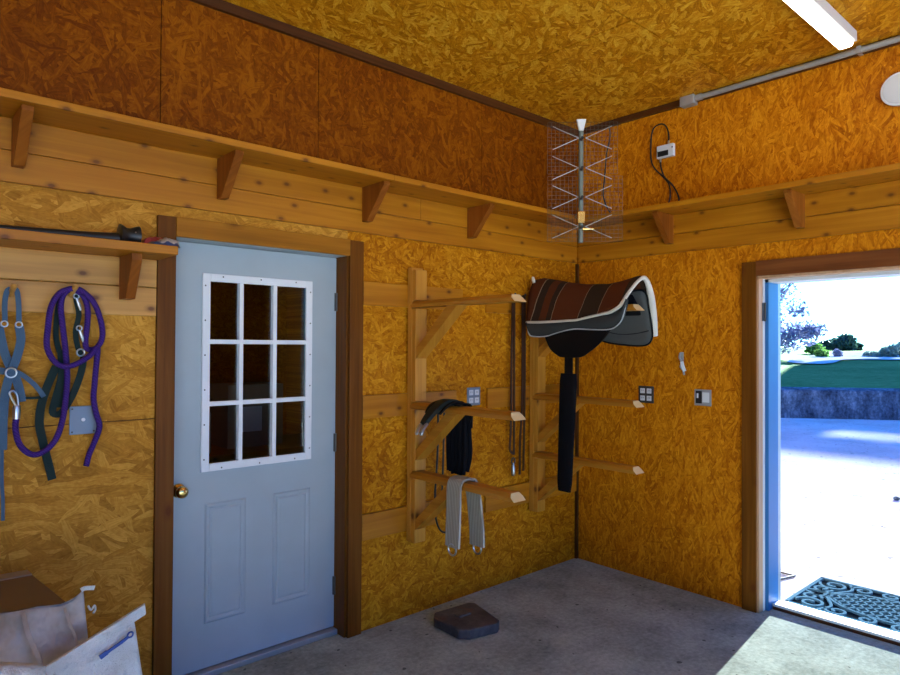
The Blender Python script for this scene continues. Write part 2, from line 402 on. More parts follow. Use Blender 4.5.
def grass_mat():
    n = NT('lawn_grass'); v, x = n.coords()
    t = n.math('MULTIPLY_ADD', n.noise(v, 5, 5, .7), .6, n.math('MULTIPLY', n.noise(v, .35, 3), .4))
    col = n.ramp(t, [(.35, (.07, .18, .05, 1)), (.55, (.14, .28, .085, 1)), (.72, (.20, .36, .12, 1))])
    n.bump(n.noise(v, 14, 4, .8), .8, .08); return n.fin(col, 1.0, spec=.02)
M['grass'] = grass_mat()
def stone_mat():
    n = NT('stained_stone'); v, x = n.coords()
    t = n.math('MULTIPLY_ADD', n.noise(n.mapping(v, scale=(1, 1, .35)), 4.5, 5, .7), .65, n.math('MULTIPLY', n.noise(v, 16, 4, .7), .35))
    col = n.ramp(t, [(.38, (.03, .04, .055, 1)), (.52, (.10, .13, .17, 1)), (.68, (.26, .31, .37, 1))])
    n.bump(n.noise(v, 9, 5, .7), .7, .05); return n.fin(col, .95, spec=.1)
M['stone'] = stone_mat()
def glass_mat():
    n = NT('window_glass'); t = n.n('ShaderNodeBsdfTransparent'); t.inputs[0].default_value = (.80, .82, .80, 1)
    g = n.n('ShaderNodeBsdfGlossy'); g.inputs['Roughness'].default_value = .01
    fr = n.n('ShaderNodeFresnel'); fr.inputs[0].default_value = 1.6; mx = n.n('ShaderNodeMixShader')
    n.l(fr.outputs[0], mx.inputs[0]); n.l(t.outputs[0], mx.inputs[1]); n.l(g.outputs[0], mx.inputs[2]); n.l(mx.outputs[0], n.out.inputs[0]); return n.m
M['glass'] = glass_mat()
def emit_mat(name, col, st):
    n = NT(name); n.fin((.8, .8, .8, 1), .4); n.b.inputs['Emission Color'].default_value = col; n.b.inputs['Emission Strength'].default_value = st; return n.m
M['tube'] = emit_mat('lit_diffuser', (1.0, .93, .76, 1), 7.5)
M['ink'] = plain('blue_ink', (.03, .07, .30, 1), .5)
M['outlet'] = plain('pale_outlet_face', (.62, .64, .68, 1), .35)

# ------------------------------------------------------------------ room shell
H = 3.223; XL, YF = -7.2, -5.0                   # left wall, front wall
DX0, DX1, DT = -2.970, -2.048, 2.080            # back door opening
SY0, SY1, ST = -2.300, -1.345, 2.015            # side door opening (y)
G_ = .004
b = MB()                                          # floor
b.box(XL, .115, YF-.1, .28, -.16, 0)
struct(b.build('floor', M['concrete']))
b = MB()
seams = [XL, -5.20, -4.10, -3.042, -2.237, -1.02, 0]
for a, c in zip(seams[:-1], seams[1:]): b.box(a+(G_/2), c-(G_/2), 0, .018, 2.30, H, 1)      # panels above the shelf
b.box(XL, DX0, 0, .018, 1.262, 2.297, 2); b.box(XL, DX0, 0, .018, 0, 1.258, 2)          # left of door
b.box(DX0, DX1, 0, .018, DT, 2.297, 2)
b.box(DX1, 0, 0, .018, 0, 2.297, 0)                                                       # right of door
b.box(XL, DX0, .018, .14, 0, H, 3); b.box(DX1, .14, .018, .14, 0, H, 3); b.box(DX0, DX1, .018, .14, DT, H, 3)
struct(b.build('wall_back', [osb_A, osb_Aup_dim, osb_Araw, trim_dark]))
b = MB()
b.box(0, .018, SY1, 0, 0, H, 0); b.box(0, .018, YF, SY0, 0, H, 0); b.box(0, .018, SY0, SY1, ST, H, 0)
b.box(.018, .19, SY1, .018, -.1, H, 1); b.box(.018, .19, YF-.1, SY0, -.1, H, 1); b.box(.018, .19, SY0, SY1, ST, H, 1)
struct(b.build('wall_right', [osb_B, trim_dark]))
struct(MB().box(XL-.1, XL, YF-.1, .14, 0, H).build('wall_left', osb_B))
b = MB(); b.box(XL, -6.9, YF-.1, YF, 0, H); b.box(-.9, 0, YF-.1, YF, 0, H); b.box(-6.9, -.9, YF-.1, YF, 2.82, H)  # unseen opening behind the camera, enlarged to let in more fill light
struct(b.build('wall_front', osb_A))
b = MB()                                          # ceiling panels with open joints
ys = [YF, -3.66, -2.44, -1.222, 0]; xs0 = [XL, -4.84, -2.405, 0]; xs1 = [XL, -6.06, -3.62, -1.18, 0]
for i, (a, c) in enumerate(zip(ys[:-1], ys[1:])):
    xs = xs0 if i % 2 == 0 else xs1
    for p, q in zip(xs[:-1], xs[1:]): b.box(p+.004, q-.004, a+.004, c-.004, H, H+.018, 0)
b.box(XL-.1, .14, YF-.1, .14, H+.018, H+.12, 1)
struct(b.build('ceiling', [osb_C, trim_dark]))
# trims at the ceiling and in the corner
struct(MB().box(XL, -.001, -.024, -.001, H-.048, H-.001).build('trim_1', trim_dark))
struct(MB().box(-.024, -.001, YF, -.03, H-.042, H-.001).build('trim_2', trim_dark))
struct(MB().box(-.022, -.001, -.022, -.001, .002, 2.21).build('trim_3', trim_dark))
# back door casing and jamb
b = MB(); b.box(-3.053, -2.975, -.022, -.001, 0, 2.165); struct(b.build('trim_4', cas_z, bevel=.002))
b = MB(); b.box(-2.043, -1.955, -.022, -.001, 0, 2.165); struct(b.build('trim_5', cas_z, bevel=.002))
b = MB(); b.box(-2.973, -2.045, -.024, -.001, 2.078, 2.167); struct(b.build('trim_6', cas_x, bevel=.002))
b = MB(); b.box(DX0-.004, DX0+.004, -.001, .139, 0, DT); struct(b.build('trim_7', cas_z))
b = MB(); b.box(DX1-.006, DX1+.006, -.001, .139, 0, DT); struct(b.build('trim_8', cas_z))
b = MB(); b.box(DX0, DX1, .001, .139, DT-.002, DT+.006); struct(b.build('trim_9', M['paint']))
b = MB(); b.box(DX0+.005, DX1-.007, .06, .14, 0, .028); struct(b.build('trim_10', M['galv'], bevel=.004))
# side door casing, jamb, sill
b = MB(); b.box(-.022, -.001, SY1+.002, SY1+.089, 0, 2.108); struct(b.build('trim_11', cas_z, bevel=.002))
b = MB(); b.box(-.022, -.001, SY0-.089, SY0-.002, 0, 2.108); struct(b.build('trim_12', cas_z, bevel=.002))
b = MB(); b.box(-.024, -.001, SY0-.002, SY1+.002, ST+.004, ST+.096); struct(b.build('trim_13', cas_y, bevel=.002))
b = MB()
for s_, yy in ((1, SY1), (-1, SY0)):
    y_in = yy - s_*.012
    b.box(-.012, .040, *sorted((yy+s_*.004, y_in)), 0, ST, 1)
    b.box(.040, .066, *sorted((yy+s_*.004, y_in-s_*.003)), 0, ST, 0)
    b.box(.066, .206, *sorted((yy+s_*.004, yy-s_*.036)), .0, ST, 2)
    b.box(.192, .250, *sorted((yy+s_*.06, yy-s_*.034)), -.03, ST+.05, 3)
b.box(-.012, .066, SY0, SY1, ST-.010, ST+.004, 1); b.box(.066, .206, SY0, SY1, ST-.030, ST+.004, 0); b.box(.192, .25, SY0-.05, SY1+.05, ST-.028, ST+.06, 3)
struct(b.build('trim_14', [M['whitepaint'], M['jambwood'], M['skyjamb'], M['galv']]))
b = MB(); b.prism([(.118, .018), (.118, .034), (.150, .034), (.250, .020), (.250, .004)], (0, SY1-SY0-.078, 0), (0, SY0+.039, 0)); b.prism([(.122, -.03), (.122, .0175), (.248, .004), (.248, -.03)], (0, SY1-SY0-.078, 0), (0, SY0+.039, 0), mi=1); struct(b.build('trim_15', [M['whitepaint'], trim_dark]))
hb = MB(); hb.box(.028, .055, SY1-.0165, SY1-.012, 1.75, 1.86); hb.tube([(.056, SY1-.02, 1.748), (.056, SY1-.02, 1.862)], .006, 8)
hb.build('hinge', M['darksteel'], bpy.data.objects['trim_14'], smooth=True)

# ------------------------------------------------------------------ back door
dr = T('door_1', 'pale blue-grey steel door with nine-pane window in the back wall', 'door', (-2.51, .11, 0), kind='structure')
YD = .098
b = MB(); gx0, gx1, gz0, gz1 = -2.79, -2.232, .998, 1.915
b.box(DX0+.008, gx0, YD, YD+.042, .034, DT-.005); b.box(gx1, DX1-.009, YD, YD+.042, .034, DT-.005)
b.box(gx0, gx1, YD, YD+.042, .034, gz0); b.box(gx0, gx1, YD, YD+.042, gz1, DT-.005)
b.build('slab', M['paint'], dr)
for px0, px1 in ((-2.785, -2.575), (-2.430, -2.212)):
    z0, z1 = .245, .822; b = MB()
    def ring(o0, o1, y0, y1):
        q = lambda o, y: [(px0+o, y, z0+o), (px1-o, y, z0+o), (px1-o, y, z1-o), (px0+o, y, z1-o)]
        A_, B_ = q(o0, y0), q(o1, y1); n0 = len(b.v); b.v += A_+B_
        for i in range(4): b.face((n0+i, n0+(i+1) % 4, n0+4+(i+1) % 4, n0+4+i))
    ring(0, .008, YD-.0005, YD-.007); ring(.008, .016, YD-.007, YD-.007); ring(.016, .026, YD-.007, YD-.0015); ring(.026, .036, YD-.0015, YD-.006)
    n0 = len(b.v); b.v += [(px0+.036, YD-.006, z0+.036), (px1-.036, YD-.006, z0+.036), (px1-.036, YD-.006, z1-.036), (px0+.036, YD-.006, z1-.036)]; b.face((n0, n0+1, n0+2, n0+3))
    b.build('raised_panel', M['paint'], dr)
fx0, fx1, fz0, fz1 = -2.809, -2.213, .977, 1.934
b = MB(); yf0, yf1 = YD-.014, YD+.001
b.box(fx0, fx0+.038, yf0, yf1, fz0, fz1); b.box(fx1-.038, fx1, yf0, yf1, fz0, fz1); b.box(fx0+.038, fx1-.038, yf0, yf1, fz0, fz0+.038); b.box(fx0+.038, fx1-.038, yf0, yf1, fz1-.038, fz1)
gxs = [fx0+.038, -2.6125, -2.4305, fx1-.038]; gzs = [fz0+.038, 1.302, 1.604, fz1-.038]
for x in gxs[1:3]: b.box(x-.011, x+.011, yf0+.002, yf1+.02, fz0+.03, fz1-.03)
for z in gzs[1:3]: b.box(fx0+.03, fx1-.03, yf0+.003, yf1+.02, z-.011, z+.011)
wf = b.build('window_frame', M['white'], dr, bevel=.003)
wf['label'] = 'white nine-pane window frame with screws'
b = MB()
for z in np.linspace(fz0+.06, fz1-.06, 6):
    for x in (fx0+.013, fx1-.013): b.lathe([(.004, 0), (.003, .0015)], (x, yf0, z), (0, -1, 0), 8)
for x in np.linspace(fx0+.1, fx1-.1, 3):
    for z in (fz0+.013, fz1-.013): b.lathe([(.004, 0), (.003, .0015)], (x, yf0, z), (0, -1, 0), 8)
b.build('screw', M['darksteel'], wf)
for i in range(3):
    for k in range(3):
        MB().box(gxs[i], gxs[i+1], YD+.012, YD+.016, gzs[k], gzs[k+1]).build('pane', M['glass'], wf)
kb = MB(); kb.lathe([(.033, 0), (.033, .004), (.028, .010), (.014, .014), (.013, .030), (.024, .038), (.029, .050), (.027, .062), (.016, .070), (.004, .072)], (-2.912, YD, .905), (0, -1, 0), 24)
ko = kb.build('knob', M['brass'], dr, smooth='all'); ko['label'] = 'round brass door knob'
for z in (1.83, 1.05, .26):
    hb = MB(); hb.tube([(DX1-.011, YD-.006, z-.05), (DX1-.011, YD-.006, z+.05)], .007, 8); hb.box(DX1-.02, DX1-.0085, YD-.003, YD, z-.05, z+.05)
    hb.build('hinge', M['darksteel'], dr, smooth=True)

# dim room behind the back door
b = MB(); b.box(-4.6, -.6, .28, 3.4, -.06, 0); struct(b.build('floor_storeroom', M['concrete']))
b = MB(); b.box(-4.7, -4.6, .14, 3.4, 0, 2.6); struct(b.build('wall_storeroom_left', osb_A))
b = MB(); b.box(-.6, -.5, .14, 3.4, 0, 2.6); struct(b.build('wall_storeroom_right', osb_A))
b = MB(); b.box(-4.7, -.5, 3.4, 3.5, 0, 2.6); struct(b.build('wall_storeroom_back', osb_A))
b = MB(); b.box(-4.7, -.5, .14, 3.5, 2.6, 2.7); struct(b.build('ceiling_storeroom', osb_C))
def carton(x, y, z, sx, sy, sz, lab):
    t = T('cardboard_box', lab, 'box', (x, y, z)); b = MB(); b.box(x-sx/2, x+sx/2, y-sy/2, y+sy/2, z, z+sz); b.build('carton', M['cardflap'], t, bevel=.004)
    MB().box(x-.025, x+.025, y-sy/2-.001, y+sy/2+.001, z+sz, z+sz+.0015).build('tape', M['cardboard'], t)
    MB().box(x-sx*.3, x+sx*.1, y-sy/2-.0015, y-sy/2, z+sz*.25, z+sz*.65).build('panel', M['white'], t)
t = T('storage_bench', 'pale bench behind the door glass carrying boxes', 'bench', (-2.1, 1.25, 0))
b = MB(); b.box(-2.9, -1.2, .95, 1.55, .86, .90); b.build('bench_top', pine_x, t)
for x in (-2.85, -1.25):
    for y in (1.0, 1.5): MB().box(x-.03, x+.03, y-.03, y+.03, 0, .86).build('leg', pine_z, t)
carton(-2.55, 1.2, .90, .36, .3, .26, 'cardboard box seen behind the lower left door pane')
carton(-2.02, 1.3, .90, .40, .3, .42, 'taller cardboard box behind the middle door panes')

# ------------------------------------------------------------------ high shelves
ZS0, ZS1, SDEP = 2.466, 2.496, .265
sa = T('wall_shelf', 'long pine shelf high on the back wall above the blue-grey door', 'shelf', (-3, 0, 2.22))
b = MB(); b.box(XL, -1.931, -SDEP, -.004, ZS0, ZS1); b.box(-1.929, -SDEP-.001, -SDEP, -.004, ZS0, ZS1); b.prism([(-SDEP-.001, -SDEP), (-SDEP-.001, -.004), (-.004, -.004)], (0, 0, ZS1-ZS0), (0, 0, ZS0), ((1, 0, 0), (0, 1, 0)))
b.build('shelf_board', pine_x, sa, bevel=.003)
b = MB(); b.box(XL, -1.55, -.021, -.002, 2.340, 2.4655); b.box(-1.548, -.023, -.021, -.002, 2.340, 2.4655); b.build('back_board', pine_x, sa, bevel=.003)
b = MB(); b.box(XL, -.023, -.021, -.002, 2.216, 2.338); b.build('back_board', pine_x, sa, bevel=.003)
def bracket_poly(d): return [(-.0215, 2.4655), (-.0215, 2.274), (-.070, 2.274), (-d, 2.448), (-d, 2.4655)]
for x in (-3.582, -2.77, -1.95, -1.148, -4.42, -5.24):
    MB().prism(bracket_poly(.225), (.040, 0, 0), (x-.02, 0, 0), ((0, 1, 0), (0, 0, 1))).build('bracket', brk_z, sa, bevel=.002)
sb = T('wall_shelf', 'long pine shelf high on the right-hand wall above the open doorway', 'shelf', (0, -2.5, 2.22))
b = MB(); b.prism([(-.004, -.008), (-.264, -.2675), (-.264, -.268), (-.004, -.268)], (0, 0, ZS1-ZS0), (0, 0, ZS0), ((1, 0, 0), (0, 1, 0))); b.box(-SDEP, -.004, YF+.05, -.268, ZS0, ZS1)
b.build('shelf_board', pine_y, sb, bevel=.003)
b = MB(); b.box(-.021, -.002, YF+.05, -.023, 2.340, 2.4655); b.build('back_board', pine_y, sb, bevel=.003)
b = MB(); b.box(-.021, -.002, YF+.05, -.023, 2.216, 2.337); b.build('back_board', pine_y, sb, bevel=.003)
for y in (-.785, -1.60, -2.42, -3.25):
    MB().prism(bracket_poly(.225), (0, .040, 0), (0, y-.02, 0), ((1, 0, 0), (0, 0, 1))).build('bracket', brk_z, sb, bevel=.002)

# ------------------------------------------------------------------ low shelf with pegs left of the door
sc = T('peg_shelf', 'short pine shelf with pegs left of the blue-grey door', 'shelf', (-4, 0, 1.72))
b = MB(); b.box(-5.6, -3.046, -.255, -.002, 1.963, 2.000); b.build('shelf_board', pine_x, sc, bevel=.003)
b = MB(); b.box(-5.6, -3.056, -.021, -.002, 1.841, 1.9625); b.build('back_board', pine_pale, sc, bevel=.003)
b = MB(); b.box(-5.6, -3.056, -.021, -.002, 1.714, 1.838); b.build('back_board', pine_pale, sc, bevel=.003)
for x in (-3.190, -4.3):
    MB().prism([(-.0215, 1.9625), (-.0215, 1.780), (-.11, 1.780), (-.195, 1.935), (-.195, 1.9625)], (.040, 0, 0), (x-.02, 0, 0), ((0, 1, 0), (0, 0, 1))).build('bracket', brk_z, sc, bevel=.002)
for x, z in ((-3.392, 1.790), (-3.599, 1.780), (-3.80, 1.79)):
    p = MB(); p.lathe([(.011, 0), (.010, .055), (.011, .075), (.011, .085), (.006, .094)], (x, -.0205, z), (0, -1, .35), 12); p.build('peg', pine_pale, sc, smooth=True)

# ------------------------------------------------------------------ ledger boards behind the racks
k = 16
for x0, x1, z0, z1 in ((-1.952, -1.20, 1.815, 1.945), (-1.952, -1.25, 1.182, 1.310), (-1.952, -1.42, .508, .650), (-.985, -.024, 1.808, 1.93), (-.97, -.024, 1.182, 1.312), (-.985, -.024, .506, .645)):
    struct(MB().box(x0, x1, -.0205, -.001, z0, z1).build('trim_%d' % k, pine_x, bevel=.002)); k += 1

# ------------------------------------------------------------------ saddle racks
def arm_mb(z):
    m = MB(); pf = [(-.045, -.038), (.045, -.038), (.045, -.018), (.030, 0), (-.030, 0), (-.045, -.018)]; n = len(pf)
    for x, q in pf: m.v.append((x, -.048, z+q))
    for x, q in pf: m.v.append((x, -.868 + (.022 if q > -.03 else 0) + (.012 if q == 0 else 0), z+q))
    m.face(range(n)); m.face([n+i for i in range(n)], 1)
    for i in range(n): m.face((i, (i+1) % n, n+(i+1) % n, n+i))
    return m
def make_rack():
    t = T('saddle_rack', 'three-armed wooden saddle rack nearest the blue-grey door', 'saddle rack', (-1.600, 0, .45), 'saddle racks on the back wall'); del t['_w']
    MB().box(-.0425, .0425, -.0565, -.021, 0, 1.595).build('rear_post', pine_z, t, bevel=.002, local=True)
    p = MB()
    for a, c in ((0, .368), (.416, .768), (.816, 1.355), (1.403, 1.580)): p.box(-.041, .041, -.094, -.0575, a+.0, c)
    p.build('front_post', pine_z, t, bevel=.002, local=True)
    for z in (1.399, .812, .412):
        arm_mb(z).build('arm', [pine_ry, endgrain], t, local=True, bevel=.0015)
        q = MB(); q.prism([(-.0945, z-.335), (-.0945, z-.275), (-.36, z-.0385), (-.445, z-.0385)], (.078, 0, 0), (-.039, 0, 0), ((0, 1, 0), (0, 0, 1)))
        q.build('brace', pine_ry, t, local=True, bevel=.002)
    return t
rack = make_rack()
rack2 = rack.copy(); COL.objects.link(rack2); rack2.location = (-.518, 0, .45)
rack2['label'] = 'three-armed wooden saddle rack in the corner carrying the striped saddle pad'
for c in list(rack.children):
    d = c.copy(); COL.objects.link(d); d.parent = rack2

# ------------------------------------------------------------------ treeless saddle on the corner rack
XC = -.53
sdl = T('treeless_saddle', 'striped brown bareback saddle pad with cream fleece edge on the corner rack', 'saddle', (XC, -.48, 1.85))
ridge = [(-.90, 2.008), (-.86, 2.012), (-.74, 1.988), (-.65, 1.977), (-.56, 1.982), (-.48, 1.985), (-.37, 2.002), (-.24, 2.03), (-.12, 2.052), (-.04, 2.045)]
edgeL = [(-.90, 1.835), (-.86, 1.812), (-.84, 1.802), (-.69, 1.780), (-.54, 1.756), (-.38, 1.752), (-.21, 1.750), (-.06, 1.753)]
edgeR = [(-.90, 1.66), (-.80, 1.70), (-.60, 1.76), (-.06, 1.76)]
rows = []
for i in range(25):
    s = i/24; row = []
    for j in range(21):
        t_ = -1 + 2*j/20
        y0 = -.055 - s*.835; y = y0 + (s**4)*.045*abs(t_)**1.5 - ((1-s)**3)*.075*abs(t_)**1.5
        zr = lin(ridge, y0); ze = lin(edgeL, y0) if t_ < 0 else lin(edgeR, y0)
        x = XC + math.copysign(abs(t_)**.8, t_)*(.185 if t_ < 0 else .20)
        row.append((x, y, ze + (zr-ze)*(1 - abs(t_)**1.35)))
    rows.append(row)
MB().grid(rows).build('blanket_cover', M['stripes'], sdl, smooth='all', solid=.016)
# fleece rim : along the left edge, over the front arch, down the right side
rim = [rows[i][0] for i in range(0, 25, 2)] + [rows[24][j] for j in range(1, 21)]
rim = [(p[0]-.006 if k_ < 13 else p[0], p[1]-(.0 if k_ < 12 else .006), p[2]-.004) for k_, p in enumerate(rim)]
rl = [.009]*11 + [.011]*11 + [.014, .016, .018, .02, .022, .022, .022, .022, .022, .020, .018][:len(rim)-22]
MB().tube(smoothp(rim, 3), list(np.interp(np.linspace(0, 1, (len(rim)-1)*3+1), np.linspace(0, 1, len(rl)), rl)), 8).build('fleece_rim', M['fleece'], sdl, smooth='all')
# left skirt
bot = [(-.135, 1.735), (-.155, 1.672), (-.195, 1.654), (-.30, 1.655), (-.40, 1.678), (-.52, 1.698), (-.66, 1.693), (-.78, 1.692), (-.835, 1.712), (-.872, 1.752), (-.895, 1.83), (-.90, 1.865)]
topz = [(-.90, 1.865), (-.86, 1.812), (-.84, 1.802), (-.69, 1.780), (-.54, 1.756), (-.38, 1.752), (-.13, 1.753)]
bs = smoothp([(XC-.192, y, z) for y, z in bot], 4)
rows2 = [[(XC-.180 - .018*math.sin(PI*q/6), p.y, lin(topz, p.y)*(1-q/6) + p.z*(q/6)) for q in range(7)] for p in bs]
MB().grid(rows2).build('left_skirt', M['bluefelt'], sdl, smooth='all', solid=.012)
MB().tube([(p.x-.001, p.y, p.z) for p in bs], .004, 6).build('piping', M['piping'], sdl, smooth='all')
# right flap, seen from its inner side
out = [(-.44, 1.80), (-.45, 1.66), (-.50, 1.622), (-.62, 1.604), (-.75, 1.596), (-.815, 1.605), (-.845, 1.64), (-.855, 1.72), (-.862, 1.83), (-.868, 1.92), (-.80, 1.935), (-.62, 1.90)]
po = smoothp([(0, y, z) for y, z in out], 4, True)
pp = [(p.y, p.z) for p in po]
b = MB(); n0 = len(pp)
xin = lambda z: XC + .200*max(0, min(1, (2.0-z)/.33))**.593 - .022
cx = (-.66, 1.76); 
for ring_, f in enumerate((1.0, .75, .5, .25)):
    for y, z in pp:
        yy, zz = cx[0]+(y-cx[0])*f, cx[1]+(z-cx[1])*f; b.v.append((xin(zz), yy, zz))
b.v.append((xin(cx[1]), *cx))
for r_ in range(3):
    for i in range(n0): b.face((r_*n0+i, r_*n0+(i+1) % n0, (r_+1)*n0+(i+1) % n0, (r_+1)*n0+i))
for i in range(n0): b.face((3*n0+i, 3*n0+(i+1) % n0, 4*n0))
b.build('right_flap', M['felt'], sdl, smooth='all', solid=.014)
MB().tube([(xin(z)-.004, y, z) for y, z in pp], .006, 6, closed=True).build('flap_binding', M['blackleather'], sdl, smooth='all')
sm = MB(); ln = [(xin(z)-.008, y, z) for y, z in ((-.47, 1.700), (-.60, 1.672), (-.72, 1.672), (-.83, 1.69))]; sm.tube(smoothp(ln, 4), .003, 6); sm.build('seam', M['blackleather'], sdl)
# gullet padding resting on the rack arm
g = MB()
for s_ in (-1, 1):
    g.prism([(s_*.046, 1.815), (s_*.11, 1.785), (s_*.14, 1.79), (s_*.09, 1.855), (s_*.03, 1.915), (s_*.046, 1.86)], (0, .70, 0), (XC, -.80, 0))
g.build('gullet_panel', M['blackfleece'], sdl, bevel=.006)
# fender, strap, girth sleeve
fo = [(-.285, 1.745), (-.283, 1.672), (-.300, 1.62), (-.335, 1.568), (-.385, 1.535), (-.43, 1.520), (-.565, 1.522), (-.63, 1.553), (-.70, 1.60), (-.755, 1.65), (-.79, 1.70), (-.79, 1.745)]
MB().prism([(p.y, p.z) for p in smoothp([(0, y, z) for y, z in fo], 3)], (-.012, 0, 0), (XC-.178, 0, 0), ((0, 1, 0), (0, 0, 1))).build('fender', M['blackleather'], sdl, bevel=.003)
MB().ribbon([(XC-.185, -.478, 1.56), (XC-.184, -.478, 1.48), (XC-.182, -.474, 1.36)], .062, .006, N=(-1, 0, 0)).build('billet_strap', M['blackleather'], sdl)
gr = []
for i in range(15):
    s = i/14; z = 1.42 - s*.745; wd = .066 - .012*s + (-.006 if i in (0, 14) else 0); y = -.475 + .030*s; dpt = .016 + (-.006 if i in (0, 14) else 0)
    gr.append([(XC-.182 + dpt*math.copysign(abs(math.sin(a))**.7, math.sin(a)), y + wd*math.copysign(abs(math.cos(a))**.6, math.cos(a)), z) for a in [2*PI*q/16 for q in range(16)]])
b = MB(); b.grid(gr, wrap=True); b.face(range(15, -1, -1)); e = 14*16; b.face([e+q for q in range(16)])
b.build('girth_sleeve', M['blackfleece'], sdl, smooth=True)
MB().lathe([(.010, 0), (.012, .02), (.010, .04), (.004, .046)], (XC-.05, -.075, 2.025), (0, .3, 1), 12).build('cantle_tab', M['fleece'], sdl, smooth=True)

# ------------------------------------------------------------------ tack on the first rack
X1 = -1.600
t = T('bridle', 'black leather bridle draped over the middle arm of the rack nearest the door', 'bridle', (X1, -.35, 1.262))
b = MB()
hd = smoothp([(X1-.205, -.365, 1.172), (X1-.175, -.365, 1.205), (X1-.135, -.365, 1.240), (X1-.09, -.362, 1.268), (X1-.05, -.36, 1.283), (X1-.01, -.36, 1.284), (X1+.03, -.36, 1.276), (X1+.052, -.36, 1.252)], 4)
b.ribbon(hd, [.04+.030*math.sin(PI*i/(len(hd)-1)) for i in range(len(hd))], .026, W=(0, 1, 0)); b.build('padded_headpiece', M['padgreen'], t, bevel=.008)
b = MB()
for dy in (-.05, .06):
    b.ribbon(smoothp([(X1-.13, -.36+dy, 1.225), (X1-.09, -.36+dy*1.2, 1.262), (X1-.03, -.36+dy*1.2, 1.282), (X1+.03, -.36+dy, 1.282), (X1+.066, -.36+dy, 1.25)], 4), .018, .008, W=(0, 1, 0))
b.build('strap', M['blackleather'], t)
b = MB()
for dy in (-.018, .020):
    b.tube(smoothp([(X1-.195, -.365+dy, 1.178), (X1-.225, -.368+dy, 1.150), (X1-.240, -.37+dy, 1.12)], 4), [.010]*8+[.006], 8)
b.build('metal_end', M['steel'], t, smooth=True)
t = T('strap_bundle', 'black bundle of hanging straps behind the middle arm of the first rack', 'strap bundle', (X1+.03, -.36, 1.2))
b = MB()
for i in range(30):
    yy = -.268 - .0058*i + random.uniform(-.006, .006); zb = .872 + .05*abs(i-15)/15*random.random(); xo = X1 + .060 + random.uniform(-.012, .018)
    b.tube(smoothp([(X1+.052, yy, 1.228), (xo, yy+random.uniform(-.008, .008), 1.13), (xo+.005, yy+.006*math.sin(i), 1.0), (xo-.005, yy+.5*(-.37-yy)*.25, zb)], 4), .0095, 6)
b.build('strap_ends', M['blackfleece'], t, smooth=True)
b = MB()
for i in range(4): b.ribbon(smoothp([(X1+.064, -.31-.045*i, 1.14), (X1+.064, -.31-.045*i, 1.24), (X1+.045, -.31-.045*i, 1.272), (X1, -.31-.045*i, 1.274), (X1-.045, -.31-.045*i, 1.268)], 4), .03, .007, W=(0, 1, 0))
b.build('top_straps', M['blackleather'], t)
t = T('girth', 'grey corded girth folded over the lowest arm of the rack nearest the door', 'girth', (X1, -.42, .862))
path = smoothp([(X1-.075, -0.457, .52), (X1-.07, -0.456, .62), (X1-.064, -0.454, .74), (X1-.060, -0.452, .83), (X1-.045, -0.452, .868), (X1-.015, -0.452, .876), (X1+.02, -0.452, .874), (X1+.048, -0.457, .86), (X1+.060, -0.472, .80), (X1+.066, -0.484, .70), (X1+.072, -0.490, .60), (X1+.074, -0.492, .505)], 5)
MB().ribbon(path, .108, .014, W=(0, 1, 0)).build('band', M['girth'], t, bevel=.004)
for x, y, z in ((X1-.077, -0.457, .512), (X1+.075, -0.492, .497)):
    b = MB(); b.tube([(x, y+.030*math.cos(a), z-.004+.030*math.sin(a)) for a in [2*PI*i/20 for i in range(20)]], .005, 8, closed=True); b.build('ring_buckle', M['steel'], t, smooth=True)
    b = MB(); b.tube([(x, y-.03, z+.01), (x, y+.03, z+.01)], .004, 8); b.build('buckle_bar', M['steel'], t, smooth=True)
t = T('cord_loop', 'thin black cord hanging behind the lowest arm of the first rack', 'cord', (-1.43, -.05, 1.2))
MB().tube(smoothp([(-1.436, -.06, 1.23), (-1.434, -.055, .96), (-1.449, -.05, .68), (-1.44, -.05, .55), (-1.40, -.05, .47), (-1.34, -.052, .455), (-1.30, -.06, .50)], 5), .006, 8).build('cord', M['black'], t, smooth=True)
MB().tube(smoothp([(-1.387, -.06, 1.23), (-1.387, -.055, .96), (-1.393, -.05, .69), (-1.40, -.05, .62)], 5), .006, 8).build('cord_end', M['black'], t, smooth=True)
MB().lathe([(.007, -.02), (.009, 0), (.009, .02), (.004, .024)], (-1.436, -.06, 1.235), (0, 1, 0), 10).build('hook', M['darksteel'], t)
# reins hanging between the racks
def reins(x0, pts, lab, clip):
    t = T('reins', lab, 'reins', (x0, -.05, 1.93), 'leather reins hanging between the racks')
    for pl in pts: MB().ribbon(smoothp([(x, y, z) for x, y, z in pl], 5), .016, .006, N=(0, -1, 0)).build('rein_strap', M['brownleather'], t)
    MB().lathe([(.006, 0), (.006, .05), (.010, .055)], (x0, -.018, 1.925), (0, -1, 0.25), 10).build('nail', M['darksteel'], t, smooth=True)
    if clip:
        x, y, z = clip
        MB().tube([(x+.016*math.cos(a), y, z+.028+.022*math.sin(a)) for a in [2*PI*i/16 for i in range(16)]], .004, 8, closed=True).build('snap_ring', M['darksteel'], t, smooth=True)
        MB().lathe([(.010, 0), (.014, .01), (.014, .05), (.008, .075), (.006, .085)], (x, y, z-.07), (0, 0, 1), 10).build('snap_hook', M['steel'], t, smooth=True)
reins(-.765, [[(-.758, -.055, 1.93), (-.752, -.05, 1.5), (-.750, -.05, 1.1), (-.752, -.05, .86)], [(-.772, -.055, 1.93), (-.778, -.05, 1.5), (-.780, -.05, 1.1), (-.790, -.05, .92), (-.776, -.05, .88), (-.752, -.052, .87)]], 'dark leather reins with a silver snap, nearer the door-side rack', (-.757, -.05, .79))
